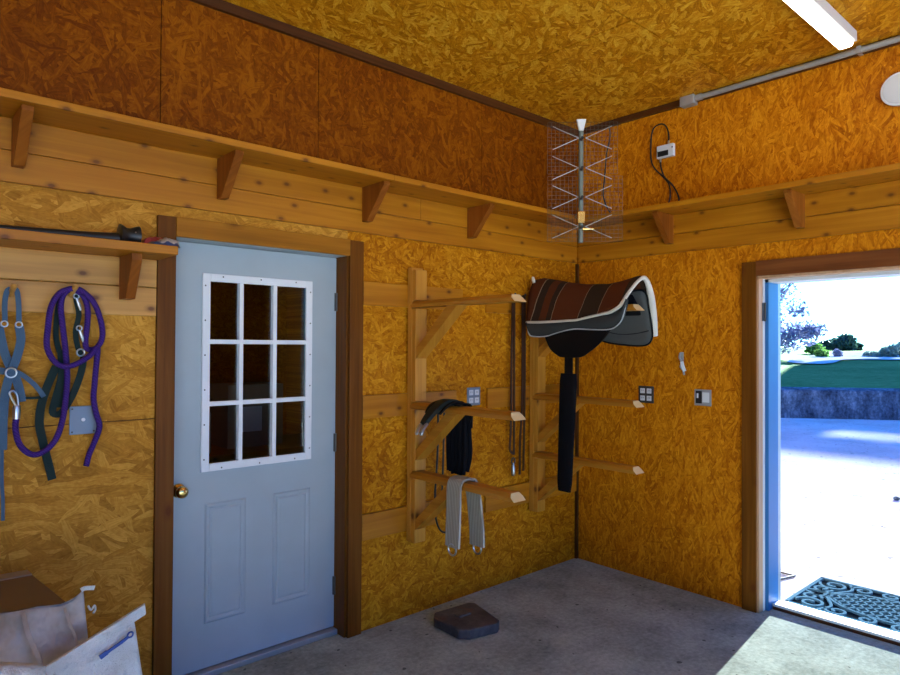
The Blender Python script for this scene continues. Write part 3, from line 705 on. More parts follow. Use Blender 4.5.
reins(-.665, [[(-.675, -.055, 1.93), (-.668, -.05, 1.5), (-.672, -.05, 1.15), (-.690, -.05, .95), (-.692, -.05, .72)], [(-.655, -.055, 1.93), (-.645, -.05, 1.5), (-.648, -.05, 1.1), (-.655, -.05, .74)]], 'plain dark leather reins beside the corner saddle rack post', None)

# ------------------------------------------------------------------ halters and rope on the pegs
t = T('lead_rope', 'purple lead rope coiled over the peg beside the blue halter', 'rope', (-3.392, -.06, 1.8))
RP = [(-3.578,1.331),(-3.582,1.278),(-3.57,1.219),(-3.544,1.182),(-3.514,1.169),(-3.48,1.184),(-3.449,1.22),(-3.429,1.278),(-3.418,1.345),(-3.411,1.425),(-3.41,1.493),(-3.417,1.585),(-3.429,1.693),(-3.434,1.757),(-3.426,1.797),(-3.407,1.818),(-3.382,1.819),(-3.353,1.798),(-3.337,1.749),(-3.337,1.68),(-3.343,1.614),(-3.336,1.582),(-3.306,1.582),(-3.284,1.615),(-3.28,1.661),(-3.296,1.726),(-3.319,1.775),(-3.349,1.806),(-3.382,1.824),(-3.418,1.818),(-3.449,1.796),(-3.473,1.743),(-3.482,1.664),(-3.485,1.597),(-3.47,1.55),(-3.442,1.518),(-3.407,1.513),(-3.364,1.533),(-3.328,1.561),(-3.306,1.588),(-3.302,1.565),(-3.305,1.503),(-3.308,1.434),(-3.309,1.376),(-3.299,1.318),(-3.284,1.259),(-3.302,1.195),(-3.32,1.147),(-3.33,1.099)]
n = len(RP); dep = np.interp(np.arange(n), [0, 8, 12, 16, 21, 24, 28, 34, 37, 39, 43, n-1], [.055, .065, .055, .052, .05, .05, .078, .078, .092, .075, .045, .03])
MB().tube(smoothp([(x, -d, z-.012) for (x, z), d in zip(RP, dep)], 4), .0112, 10).build('rope', M['rope'], t, smooth='all')
b = MB(); b.lathe([(.013, -.018), (.0135, 0), (.0135, .03), (.012, .034)], (-3.579, -.055, 1.318), (0.02, 0, 1), 12); b.build('rope_ferrule', M['steel'], t, smooth=True)
b = MB(); b.tube(smoothp([(-3.578, -.055, 1.345), (-3.592, -.055, 1.375), (-3.602, -.055, 1.40), (-3.59, -.055, 1.408), (-3.578, -.055, 1.39), (-3.574, -.055, 1.352)], 4), .0045, 8); b.build('snap_hook', M['steel'], t, smooth=True)

def strap(pts, wd, y0, t, name, mat, dy=0.0, th=.004):
    n = len(pts); P = smoothp([(x, -(y0 + dy*i/max(1, n-1)), z) for i, (x, z) in enumerate(pts)], 5)
    return MB().ribbon(P, wd, th, N=(0, -1, 0)).build(name, mat, t)
def ringo(x, y, z, r, t, name='ring', rr=.0035):
    return MB().tube([(x + r*math.cos(a), y, z + r*math.sin(a)) for a in [2*PI*i/18 for i in range(18)]], rr, 8, closed=True).build(name, M['steel'], t, smooth=True)
t = T('halter', 'blue-grey webbing halter on the peg at the left picture edge', 'halter', (-3.6, -.05, 1.79), 'halters on the pegs')
strap([(-3.62,1.672),(-3.621,1.749),(-3.613,1.793),(-3.597,1.798),(-3.584,1.795),(-3.577,1.747),(-3.575,1.673)], .018, .055, t, 'crown_strap', M['webblue'])
strap([(-3.573,1.658),(-3.567,1.604),(-3.578,1.542),(-3.597,1.481),(-3.613,1.413),(-3.620,1.318),(-3.622,1.185)], .030, .048, t, 'cheek_strap', M['webblue'])
strap([(-3.637,1.655),(-3.62,1.565),(-3.6,1.504),(-3.581,1.461),(-3.567,1.41),(-3.560,1.364)], .030, .036, t, 'cheek_strap', M['webblue'])
strap([(-3.584,1.484),(-3.554,1.464),(-3.521,1.432),(-3.5,1.404),(-3.486,1.380)], .018, .040, t, 'nose_strap', M['webblue'])
strap([(-3.486,1.380),(-3.52,1.376),(-3.566,1.380)], .010, .034, t, 'chin_strap', M['webgreen'])
strap([(-3.676,1.505),(-3.645,1.489),(-3.600,1.481)], .026, .030, t, 'nose_strap', M['webblue'])
strap([(-3.622,1.20),(-3.621,1.07),(-3.617,.994),(-3.616,.914)], .012, .040, t, 'hanging_tail', M['webblue'])
for x, z in ((-3.622, 1.665), (-3.575, 1.663)): ringo(x, -.055, z, .011, t, 'buckle', .003)
ringo(-3.598, -.052, 1.478, .018, t)
t = T('halter', 'dark green halter with silver snaps hanging within the purple rope coil', 'halter', (-3.392, -.04, 1.78), 'halters on the pegs')
strap([(-3.443,1.501),(-3.473,1.422),(-3.493,1.348),(-3.499,1.278),(-3.488,1.21),(-3.47,1.129),(-3.452,1.048)], .030, .034, t, 'long_strap', M['webgreen'])
strap([(-3.429,1.565),(-3.425,1.465),(-3.445,1.374),(-3.455,1.318),(-3.43,1.309),(-3.402,1.347),(-3.374,1.411),(-3.353,1.483),(-3.346,1.541)], .026, .040, t, 'nose_loop', M['webgreen'])
strap([(-3.392,1.816),(-3.425,1.79),(-3.441,1.72),(-3.446,1.625),(-3.433,1.557)], .020, .036, t, 'crown_strap', M['webgreen'])
strap([(-3.382,1.816),(-3.376,1.77),(-3.366,1.708),(-3.377,1.638),(-3.365,1.565),(-3.346,1.541)], .020, .040, t, 'cheek_strap', M['webgreen'])
strap([(-3.411,1.501),(-3.42,1.396),(-3.427,1.333)], .024, .030, t, 'short_strap', M['webgreen'])
for x, z in ((-3.374, 1.762), (-3.362, 1.632)):
    ringo(x-.004, -.05, z+.022, .010, t, 'snap_ring', .003); MB().tube([(x-.002, -.052, z+.012), (x+.006, -.054, z-.015), (x+.012, -.052, z-.035)], [.006, .007, .004], 8).build('snap', M['steel'], t, smooth=True)
ringo(-3.360, -.05, 1.555, .014, t)

# ------------------------------------------------------------------ things on the low shelf
t = T('tapered_tube', 'black tapered tube with flared end lying on the short pegged shelf', 'tube', (-3.6, -.15, 2.01))
b = MB(); b.lathe([(.010, -1.2), (.012, -.40), (.016, -.15), (.022, -.03), (.026, 0)], (-3.243, -.125, 2.024), (1, .0, .012), 20); b.build('shaft', M['black'], t, smooth=True)
b = MB(); b.lathe([(.024, -.002), (.045, .004), (.043, .012), (.033, .028), (.032, .045), (.042, .070), (.044, .078), (.038, .080)], (-3.243, -.125, 2.041), (1, 0, 0), 24); b.build('flared_end', M['black'], t, smooth=True)
MB().lathe([(.003, 0), (.003, .003)], (-3.186, -.158, 2.052), (0, -1, .4), 8).build('stud', M['steel'], t)
t = T('plastic_wrapper', 'crumpled red and blue plastic wrapper at the end of the pegged shelf', 'wrapper', (-3.1, -.18, 2.01))
def crumple(x0, x1, y0, y1, h, seed, pw=1.0):
    rws = []
    for i in range(15):
        s = i/14; r_ = []
        for j in range(13):
            u = j/12; hh = h*(math.sin(PI*min(max(u, 0), 1))**.6)*(.35 + .65*math.sin(PI*(.15+.8*(1-s)))**pw) + .010*noise.noise(Vector((s*6+seed, u*6, 1.7)))
            if j in (0, 12) or i in (0, 14): hh = .001
            r_.append((x0+(x1-x0)*s + .008*noise.noise(Vector((s*5, u*5, seed))), y0+(y1-y0)*u + .008*noise.noise(Vector((s*5+9, u*5, seed))), 2.001+max(hh, .001)))
        rws.append(r_)
    return MB().grid(rws)
crumple(-3.150, -3.032, -.235, -.165, .020, 3).build('blue_film', M['bluefilm'], t, smooth='all')
crumple(-3.155, -3.060, -.175, -.09, .045, 8).build('red_film', M['red'], t, smooth='all')
crumple(-3.115, -3.022, -.225, -.10, .040, 15).build('clear_film', M['clearfilm'], t, smooth='all')

# ------------------------------------------------------------------ wall plates and small fittings
t = T('cover_plate', 'blank grey steel cover plate under the purple rope', 'cover plate', (-3.337, -.001, 1.275))
MB().box(-3.388, -3.287, -.006, -.0005, 1.216, 1.333).build('plate', M['plate'], t, bevel=.002)
for x, z in ((-3.378, 1.322), (-3.297, 1.322), (-3.378, 1.227), (-3.297, 1.227)): MB().lathe([(.004, 0), (.003, .002)], (x, -.006, z), (0, -1, 0), 8).build('screw', M['darksteel'], t)
MB().lathe([(.008, 0), (.007, .002), (.002, .003)], (-3.337, -.006, 1.276), (0, -1, 0), 12).build('knockout', M['white'], t)
def quad_outlet(origin, ux, nrm, lab, frame):
    t = T('wall_outlet', lab, 'outlet', origin, 'double wall outlets'); o = Vector(origin); ux = Vector(ux); nr = Vector(nrm); uz = Vector((0, 0, 1))
    def pl(a0, a1, z0, z1, d0, d1, name, m, par, bev=.002):
        return MB().prism([(a0, z0), (a1, z0), (a1, z1), (a0, z1)], nr*(d1-d0), o+nr*d0, (ux, uz)).build(name, m, par, bevel=bev)
    pl(-.058, .058, -.058, .058, .0005, .006, 'plate', frame, t)
    for a in (-.025, .025):
        for z in (-.025, .025):
            r = pl(a-.018, a+.018, z-.017, z+.017, .0065, .009, 'receptacle', M['outlet'], t, .004)
            for s_ in (-.006, .006): pl(a+s_-.0012, a+s_+.0012, z-.002, z+.008, .009, .0094, 'slot', M['black'], r, 0)
    return t
quad_outlet((-1.085, 0, 1.265), (1, 0, 0), (0, -1, 0), 'silver double outlet on the back wall between the saddle racks', M['plate'])
quad_outlet((0, -.591, 1.262), (0, -1, 0), (-1, 0, 0), 'dark-plated double outlet on the right wall near the rack arm end', M['darksteel'])
t = T('wall_switch', 'dark-plated switch with white rocker on the wall left of the doorway', 'switch', (0, -1.0, 1.265))
MB().box(-.006, -.0005, -1.056, -.943, 1.214, 1.318).build('plate', M['galv'], t, bevel=.002)
MB().box(-.0085, -.0062, -1.044, -.998, 1.236, 1.300).build('rocker', M['white'], t, bevel=.002)
MB().box(-.0075, -.0062, -.994, -.953, 1.228, 1.308).build('dark_insert', M['black'], t, bevel=.001)
MB().box(-.0095, -.0077, -.972, -.960, 1.262, 1.292).build('toggle', M['white'], t, bevel=.001)
t = T('wall_hook', 'small tarnished metal hook with white tag on the right wall above the switch', 'hook', (0, -.87, 1.48))
MB().tube(smoothp([(-.004, -.845, 1.55), (-.012, -.842, 1.52), (-.02, -.862, 1.49), (-.012, -.852, 1.46), (-.02, -.875, 1.435), (-.008, -.872, 1.41)], 5), .007, 8).build('hook', M['galv'], t, smooth=True)
MB().box(-.004, -.0005, -.866, -.842, 1.50, 1.556).build('hook_plate', M['galv'], t, bevel=.001)
MB().ribbon([(-.026, -.866, 1.495), (-.028, -.874, 1.465), (-.024, -.886, 1.432)], .022, .004, N=(-1, 0, 0)).build('tag', M['white'], t)

# ------------------------------------------------------------------ antenna in the corner
AX, AY = -.530, -.430; dg = Vector((1, -1, 0)).normalized(); fr = Vector((-1, -1, 0)).normalized()   # along the panel, and towards the room
A0 = Vector((AX, AY, 0))
t = T('tv_antenna', 'wire-grid television antenna standing in the corner against the high shelves', 'antenna', (AX, AY, 2.24))
MB().tube([A0 + Vector((0, 0, 2.268)), A0 + Vector((0, 0, 3.035))], .016, 10).build('mast', M['mast'], t, smooth=True)
MB().prism([(-.032, 3.075), (.032, 3.075), (.014, 3.0), (-.014, 3.0)], fr*-.03, A0+fr*.022, (dg, (0, 0, 1))).build('mast_head', M['white'], t, bevel=.003)
def wirepanel(z0, z1, w0, w1, nm):
    b = MB(); off = -fr*.016; nv = 19; nh = max(4, int(round((z1-z0)/.025)))
    for i in range(nv):
        a = w0 + (w1-w0)*i/(nv-1); b.tube([A0 + off + dg*a + Vector((0, 0, z0)), A0 + off + dg*a + Vector((0, 0, z1))], .0010, 5)
    for i in range(nh+1):
        z = z0 + (z1-z0)*i/nh; b.tube([A0 + off*.9 + dg*w0 + Vector((0, 0, z)), A0 + off*.9 + dg*w1 + Vector((0, 0, z))], .0010, 5)
    return b.build(nm, M['wire'], t)
wirepanel(2.725, 3.065, -.216, .240, 'reflector_grid'); wirepanel(2.280, 2.708, -.214, .272, 'reflector_grid')
for zc in (2.94, 2.746, 2.556, 2.365):
    b = MB()
    for s_ in (-1, 1):
        for tilt in (-1, 1):
            b.tube([A0 + fr*.05 + dg*(s_*.022) + Vector((0, 0, zc)), A0 + fr*.055 + dg*(s_*.19) + Vector((0, 0, zc + tilt*.075))], .0022, 6)
    b.build('whisker', M['galv'], t)
    MB().tube([A0 + fr*.004 + Vector((0, 0, zc)), A0 + fr*.062 + Vector((0, 0, zc))], .010, 8).build('standoff', M['black'], t, smooth=True)
MB().prism([(-.024, 2.392), (.024, 2.392), (.024, 2.470), (-.024, 2.470)], fr*.05, A0+fr*-.018, (dg, (0, 0, 1))).build('clamp', M['brass'], t, bevel=.004)
MB().tube([A0 - fr*.01 + Vector((0, 0, 2.481)), A0 - fr*.235 + Vector((0, 0, 2.481))], .012, 8).build('bracket_arm', M['galv'], t, smooth=True)
MB().lathe([(.012, 0), (.014, .02), (.014, .06), (.009, .075)], A0 + fr*.035 + dg*.006 + Vector((0, 0, 2.352)), tuple(dg), 12).build('connector', M['brass'], t, smooth=True)
t = T('coaxial_cable', 'black cable hanging down behind the corner antenna', 'cable', (-.35, -.45, 2.46))
MB().tube(smoothp([(-.03, -.30, 3.18), (-.10, -.36, 3.08), (-.20, -.40, 2.92), (-.25, -.42, 2.75), (-.25, -.41, 2.62), (-.21, -.43, 2.52), (-.15, -.44, 2.503)], 6), .005, 8).build('cable', M['black'], t, smooth=True)

# ------------------------------------------------------------------ amplifier box with cables
t = T('signal_booster', 'small white box with dark display strip on the right wall above the shelf', 'junction box', (0, -.735, 2.90))
MB().box(-.030, -.001, -.806, -.682, 2.862, 2.948).build('case', M['outlet'], t, bevel=.005)
MB().box(-.032, -.0305, -.770, -.690, 2.872, 2.908).build('dark_strip', M['black'], t, bevel=.001)
MB().lathe([(.006, 0), (.005, .002)], (-.030, -.798, 2.92), (-1, 0, 0), 10).build('screw', M['darksteel'], t)
for y, z, s_ in ((-.765, 2.948, 1), (-.705, 2.862, -1)):
    MB().lathe([(.007, 0), (.007, .022), (.004, .024)], (-.016, y, z), (0, 0, s_), 10).build('socket', M['steel'], t, smooth=True)
MB().tube(smoothp([(-.016, -.765, 2.966), (-.016, -.762, 3.03), (-.014, -.735, 3.085), (-.012, -.69, 3.10), (-.012, -.645, 3.075), (-.012, -.630, 2.99), (-.012, -.632, 2.87), (-.012, -.66, 2.805), (-.012, -.715, 2.745), (-.014, -.765, 2.68), (-.014, -.775, 2.60), (-.016, -.755, 2.53), (-.02, -.72, 2.503)], 6), .005, 8).build('cable', M['black'], t, smooth=True)
MB().tube(smoothp([(-.016, -.705, 2.842), (-.014, -.708, 2.80), (-.020, -.735, 2.735), (-.020, -.80, 2.66), (-.018, -.838, 2.58), (-.02, -.835, 2.51), (-.024, -.82, 2.503)], 6), .005, 8).build('cable', M['black'], t, smooth=True)

# ------------------------------------------------------------------ conduit, ceiling light, disc
t = T('electrical_conduit', 'grey metal conduit with junction box along the top of the right wall', 'conduit', (-.04, -2.5, 3.18))
MB().tube([(-.036, -.955, 3.197), (-.036, YF+.02, 3.197)], .0165, 12).build('pipe', M['galv'], t, smooth=True)
MB().box(-.064, -.001, -.965, -.868, 3.160, 3.2225).build('junction_box', M['galv'], t, bevel=.006)
MB().tube([(-.036, -.96, 3.197), (-.036, -1.01, 3.197)], .020, 12).build('coupling', M['galv'], t, smooth=True)
for y in (-1.9, -3.3, -4.6): MB().box(-.056, -.001, y-.01, y+.01, 3.178, 3.2165).build('strap', M['galv'], t)
def ceiling_light(x0, x1, y, lab):
    t = T('fluorescent_light', lab, 'ceiling light', ((x0+x1)/2, y, H), 'strip lights on the ceiling')
    MB().box(x0, x1, y-.050, y+.050, H-.055, H-.001).build('housing', M['whitepaint'], t, bevel=.004)
    pf = [(-.036, H-.056), (-.036, H-.070), (-.026, H-.080), (.026, H-.080), (.036, H-.070), (.036, H-.056)]
    MB().prism(pf, (x1-x0-.02, 0, 0), (x0+.01, y, 0), ((0, 1, 0), (0, 0, 1))).build('diffuser', M['tube'], t, bevel=.006)
ceiling_light(-2.68, -.235, -1.897, 'long lit strip light on the ceiling near the right wall')
ceiling_light(-6.4, -3.95, -1.897, 'lit strip light further left along the ceiling, past the picture edge')
t = T('wall_lamp', 'round white disc fitting high on the right wall at the picture edge', 'disc fitting', (0, -2.082, 2.938))
MB().lathe([(.070, 0), (.074, .016), (.086, .018), (.088, .026), (.086, .034), (.078, .038)], (-.0005, -2.082, 2.938), (-1, 0, 0), 40).build('rim', M['white'], t, smooth=True)
MB().lathe([(.077, .036), (.075, .041), (.05, .046), (.01, .048)], (-.0005, -2.082, 2.938), (-1, 0, 0), 40).build('face', M['outlet'], t, smooth=True)

# ------------------------------------------------------------------ block on the floor
t = T('stone_block', 'flat dark worn block lying on the concrete floor below the racks', 'block', (-1.44, -.33, 0))
ctr = [(-1.585, -.285), (-1.555, -.460), (-1.330, -.500), (-1.262, -.235), (-1.40, -.195)]
ctr = [(-1.60, -.22), (-1.605, -.43), (-1.56, -.475), (-1.385, -.515), (-1.345, -.49), (-1.275, -.22), (-1.30, -.19), (-1.55, -.17)]
MB().prism(ctr, (0, 0, .055), (0, 0, .001), ((1, 0, 0), (0, 1, 0))).build('block', M['blockgrey'], t, bevel=.008)
MB().box(-1.50, -1.41, -.33, -.27, .055, .066).build('lug', M['blockgrey'], t, bevel=.006)

# ------------------------------------------------------------------ sacks and box at lower left
def sack(L0, R0, L1, R1, dep_, seed, nrm, mat, t, name, wob=.014, levels=26, sag=None):
    rws = []; nr = Vector(nrm).normalized()
    for i in range(levels):
        s = i/(levels-1); L = Vector(L0).lerp(Vector(L1), s); R = Vector(R0).lerp(Vector(R1), s); row = []
        d = lin(dep_, s)
        for q in range(32):
            a = 2*PI*q/32; ca, sa_ = math.cos(a), math.sin(a)
            u = .5 - .5*math.copysign(abs(ca)**.75, ca); v = math.copysign(abs(sa_)**.85, sa_)
            p = L.lerp(R, u) + nr*(d*v)
            wv = noise.noise(Vector((u*4.0+seed, s*3.5, v*1.2))) + .9*noise.noise(Vector((u*9+seed, s*3, v))) + .35*abs(noise.noise(Vector((u*16+seed, s*9, v))))
            if sag: p = p + Vector((0, 0, lin(sag, u)*(1-s)**3))
            p = p + nr*(wob*wv*min(1, s*4)*(1 if v > 0 else .5)) + Vector((0, 0, .25*wob*wv))
            row.append(p)
        rws.append(row)
    b = MB(); b.grid(rws, wrap=True)
    if sag is None: b.face(range(31, -1, -1))
    e = (levels-1)*32; b.face([e+q for q in range(32)])
    return b.build(name, mat, t, smooth='all')
t = T('cardboard_box', 'brown cardboard box standing behind the white sacks', 'box', (-3.66, -.30, 0))
b = MB(); bx = [(-3.86, -.03), (-3.535, -.045), (-3.495, -.50), (-3.86, -.47)]
b.prism(bx, (0, 0, .70), (0, 0, .001), ((1, 0, 0), (0, 1, 0))); b.build('carton', M['cardboard'], t, bevel=.003)
b = MB(); b.prism([(-3.86, -.10), (-3.53, -.115), (-3.493, -.515), (-3.86, -.485)], (0, 0, .006), (0, 0, .7015), ((1, 0, 0), (0, 1, 0))); b.build('flap', M['cardboard'], t, bevel=.001)
b = MB(); b.prism([(-3.86, -.03), (-3.535, -.045), (-3.53, -.112), (-3.86, -.097)], (0, 0, .010), (0, 0, .7015), ((1, 0, 0), (0, 1, 0))); b.build('flap', M['cardflap'], t, bevel=.001)
t = T('feed_sack', 'white woven feed sack with folded hem and blue mark, nearest the door', 'sack', (-3.46, -.74, 0), 'feed sacks by the wall')
NR = (-.30, -1, 0)
L0, R0 = (-3.572, -.755, .612), (-3.340, -.705, .682); L1, R1 = (-3.72, -.80, .0), (-3.235, -.70, .0)
sack(L0, R0, L1, R1, [(0, .010), (.06, .02), (.25, .055), (.6, .09), (.95, .09), (1, .07)], 2.0, NR, M['sack'], t, 'bag', wob=.034)
hv = (Vector(R0)-Vector(L0)); hd_ = hv.normalized(); nr = Vector(NR).normalized(); upv = nr.cross(hd_).normalized(); upv = upv if upv.z > 0 else -upv
b = MB(); b.prism([(-.03, -.016), (hv.length+.040, -.016), (hv.length+.048, .018), (-.03, .018)], nr*.02, Vector(L0)-nr*.006, (hd_, upv)); b.build('hem', M['sack'], t, bevel=.004)
mk = MB(); base = Vector(L0) + hd_*(hv.length*.53) - upv*.046 + nr*.032
mk.ribbon([base + hd_*a + upv*c for a, c in ((0, 0), (.02, .002), (.06, .003), (.085, .006))], .009, .006, N=tuple(nr)); e0 = base + hd_*.092 + upv*.008
mk.tube([e0 + hd_*(.009*math.cos(a)) + upv*(.008*math.sin(a)) for a in [2*PI*i/14 for i in range(14)]], .003, 6, closed=True)
mk.ribbon([base - hd_*.012, base + hd_*.012 + upv*.002], .014, .006, N=tuple(nr)); mk.build('printed_mark', M['ink'], t)
t = T('feed_sack', 'open dusty paper sack with a tied corner, in front of the cardboard box', 'sack', (-3.6, -.60, 0), 'feed sacks by the wall')
sack((-3.84, -.60, .757), (-3.466, -.597, .771), (-3.86, -.60, 0), (-3.40, -.597, 0), [(0, .006), (.12, .025), (.4, .055), (.8, .060), (1, .05)], 11.0, (-.1, -1, 0), M['sack2'], t, 'bag', wob=.032, sag=[(0, 0), (.55, -.016), (.62, -.020), (.86, -.034), (.93, -.024), (1, 0)])
MB().ribbon(smoothp([(-3.474, -.602, .772), (-3.462, -.602, .776), (-3.432, -.595, .768)], 5), .014, .003, N=(-.2, -1, 0)).build('tie', M['fleece'], t)
MB().tube(smoothp([(-3.452, -.60, .715), (-3.444, -.605, .70), (-3.434, -.605, .712), (-3.430, -.60, .695), (-3.438, -.605, .688)], 5), .0035, 6).build('string', M['fleece'], t, smooth=True)
cr = MB(); cr.ribbon(smoothp([(-3.638, -.614, .742), (-3.630, -.645, .69), (-3.607, -.678, .62), (-3.60, -.690, .585)], 5), .012, .006, N=(-.4, -1, .2)); cr.build('fold', M['sack2'], t)
MB().ribbon(smoothp([(-3.523, -.612, .730), (-3.515, -.635, .69), (-3.500, -.655, .64), (-3.488, -.665, .58)], 5), .008, .006, N=(-.3, -1, .2)).build('fold', M['sack2'], t)
t = T('feed_sack', 'glossy white sack lying lowest in the left corner of the picture', 'sack', (-3.80, -1.0, 0), 'feed sacks by the wall')
sack((-3.98, -1.0, .835), (-3.645, -.985, .715), (-4.02, -1.02, 0), (-3.62, -.985, 0), [(0, .02), (.06, .05), (.3, .08), (1, .09)], 31.0, (-.3, -1, 0), M['sack'], t, 'bag', wob=.02)

# ------------------------------------------------------------------ doormat outside
ZG = -.03
t = T('door_mat', 'black rubber doormat with scrolled openwork outside the doorway', 'mat', (.65, -1.9, ZG))
mx0, mx1, my0, my1 = .335, .985, -2.42, -1.365
MB().box(mx0+.004, mx1-.004, my0+.004, my1-.004, ZG+.001, ZG+.007).build('backing', M['rubber'], t)
b = MB(); zt = ZG+.007
def flat(pts, wd=.017): b.ribbon([(x, y, zt+.007) for x, y in pts], wd, .014, N=(0, 0, 1))
flat([(mx0+.01, my0), (mx0+.01, my1)], .022); flat([(mx1-.01, my0), (mx1-.01, my1)], .022); flat([(mx0, my0+.01), (mx1, my0+.01)], .022); flat([(mx0, my1-.01), (mx1, my1-.01)], .022)
def spiral(cx_, cy_, r0, turns, a0, sgn, sx=1, sy=1):
    n_ = int(18*turns); flat([(cx_ + sx*(r0*(1-.75*i/n_))*math.cos(a0+sgn*2*PI*turns*i/n_), cy_ + sy*(r0*(1-.75*i/n_))*math.sin(a0+sgn*2*PI*turns*i/n_)) for i in range(n_+1)])
mcx, mcy = (mx0+mx1)/2, (my0+my1)/2
for sx in (-1, 1):
    for sy in (-1, 1):
        spiral(mcx+sx*.215, mcy+sy*.41, .088, 1.35, PI/2*sy, sx*sy); spiral(mcx+sx*.10, mcy+sy*.445, .062, 1.2, -PI/2*sy, -sx*sy)
        spiral(mcx+sx*.245, mcy+sy*.25, .065, 1.2, PI*.5*sy, -sx*sy); spiral(mcx+sx*.26, mcy+sy*.09, .055, 1.2, 0, sx*sy)
        flat([(p.x, p.y) for p in smoothp([(mcx+sx*.30, mcy+sy*.34, 0), (mcx+sx*.20, mcy+sy*.30, 0), (mcx+sx*.10, mcy+sy*.34, 0), (mcx, mcy+sy*.40, 0)], 5)])
        flat([(p.x, p.y) for p in smoothp([(mcx+sx*.02, mcy+sy*.51, 0), (mcx+sx*.05, mcy+sy*.42, 0), (mcx+sx*.02, mcy+sy*.36, 0)], 5)])
for k_ in range(-7, 8):
    for sg in (-1, 1):
        pts = []
        for s in np.linspace(-1, 1, 30):
            x, y = s*.20, k_*.075 + sg*s*.20
            if (x/.20)**2 + (y/.36)**2 <= 1: pts.append((mcx+x, mcy+y))
        if len(pts) > 2: flat(pts, .013)
flat([(mcx+.20*math.cos(a), mcy+.36*math.sin(a)) for a in [2*PI*i/40 for i in range(41)]], .016)
b.build('scroll_pattern', M['rubbersheen'], t)
tag(MB().tube([(.896, -1.02, ZG+.008), (.904, -1.22, ZG+.008), (.60, -1.14, ZG+.008)], .007, 8).build('wire_hook', M['darksteel'], smooth=True), 'bent dark wire lying on the ground left of the doormat', 'wire')
b = MB(); b.lathe([(.02, 0), (.035, .012), (.03, .03), (.01, .038)], (4.21, -1.02, ZG), (0, 0, 1), 9); tag(b.build('pebble', M['stone'], smooth=True), 'small dark stone on the sunlit drive beyond the doormat', 'stone')

# ------------------------------------------------------------------ outside ground, wall, lawn
b = MB(); b.box(.115, 60, -40, 40, -.6, ZG); struct(b.build('ground_drive', M['gravel']))
b = MB(); b.box(-40, .115, -46, YF-.1, -.6, ZG); struct(b.build('ground_yard', M['paleconcrete']))
W0 = Vector((11.78, 3.02)); WD = Vector((.640, -.768)); WN = Vector((.768, .640))
b = MB(); rws = []
for i in range(91):
    s = -9 + 18*i/90; row = []
    for j in range(8):
        z = ZG-.05 + (.69)*j/7; nz = .05*noise.noise(Vector((s*1.7, z*3, 2))) + .03*noise.noise(Vector((s*5, z*7, 5)))
        p = W0 + WD*s - WN*(nz) + WN*.04*j/7; row.append((p.x, p.y, z))
    q = W0 + WD*s + WN*.45; row.append((q.x, q.y, .66)); q = W0 + WD*s + WN*.45; row.append((q.x, q.y, ZG-.05)); rws.append(row)
b.grid(rws); b.build('stone_face', M['stone'], None, smooth='all')
rw = bpy.data.objects['stone_face']; rw.name = 'retaining_wall'; rw.data.name = 'retaining_wall'
tag(rw, 'low stained stone retaining wall along the lawn beyond the drive', 'wall')
hv_ = [(0, .62), (8, .85), (25, 1.2), (55, 1.36), (100, 1.43), (200, 1.5)]
vs = [.40, 1, 2, 3, 4.5, 6, 8, 11, 15, 20, 25, 33, 42, 55, 75, 100, 150, 200]
rws = []
for v in vs:
    row = []
    for i in range(61):
        s = -60 + 130*i/60; p = W0 + WD*s*(1 + v*.012) + WN*v; row.append((p.x, p.y, lin(hv_, v) + (.03*noise.noise(Vector((p.x*.4, p.y*.4, 0))) if v < 20 else 0)))
    rws.append(row)
struct(MB().grid(rws).build('ground_lawn', M['grass'], smooth='all'))
def gh(x, y): return lin(hv_, (Vector((x, y))-W0).dot(WN))
pth = [(24.81, 7.94), (30.72, 9.34), (43.93, 12.32), (53.02, 12.68), (64, 10.5), (58, 6.5), (33.09, 5.3), (30.23, 6.08), (29.01, 7.05), (24.91, 6.23), (23.37, 6.47)]
ring0 = smoothp([(x, y, 0) for x, y in pth], 5, True); c0 = Vector((34, 8.2, 0)); rws = []
for f in (1, .8, .6, .4, .2, .02): rws.append([((c0 + (p-c0)*f).x, (c0 + (p-c0)*f).y, gh((c0 + (p-c0)*f).x, (c0 + (p-c0)*f).y)+.05) for p in ring0])
struct(MB().grid(rws, wrap=True).build('path_gravel', M['gravel'], smooth='all'))

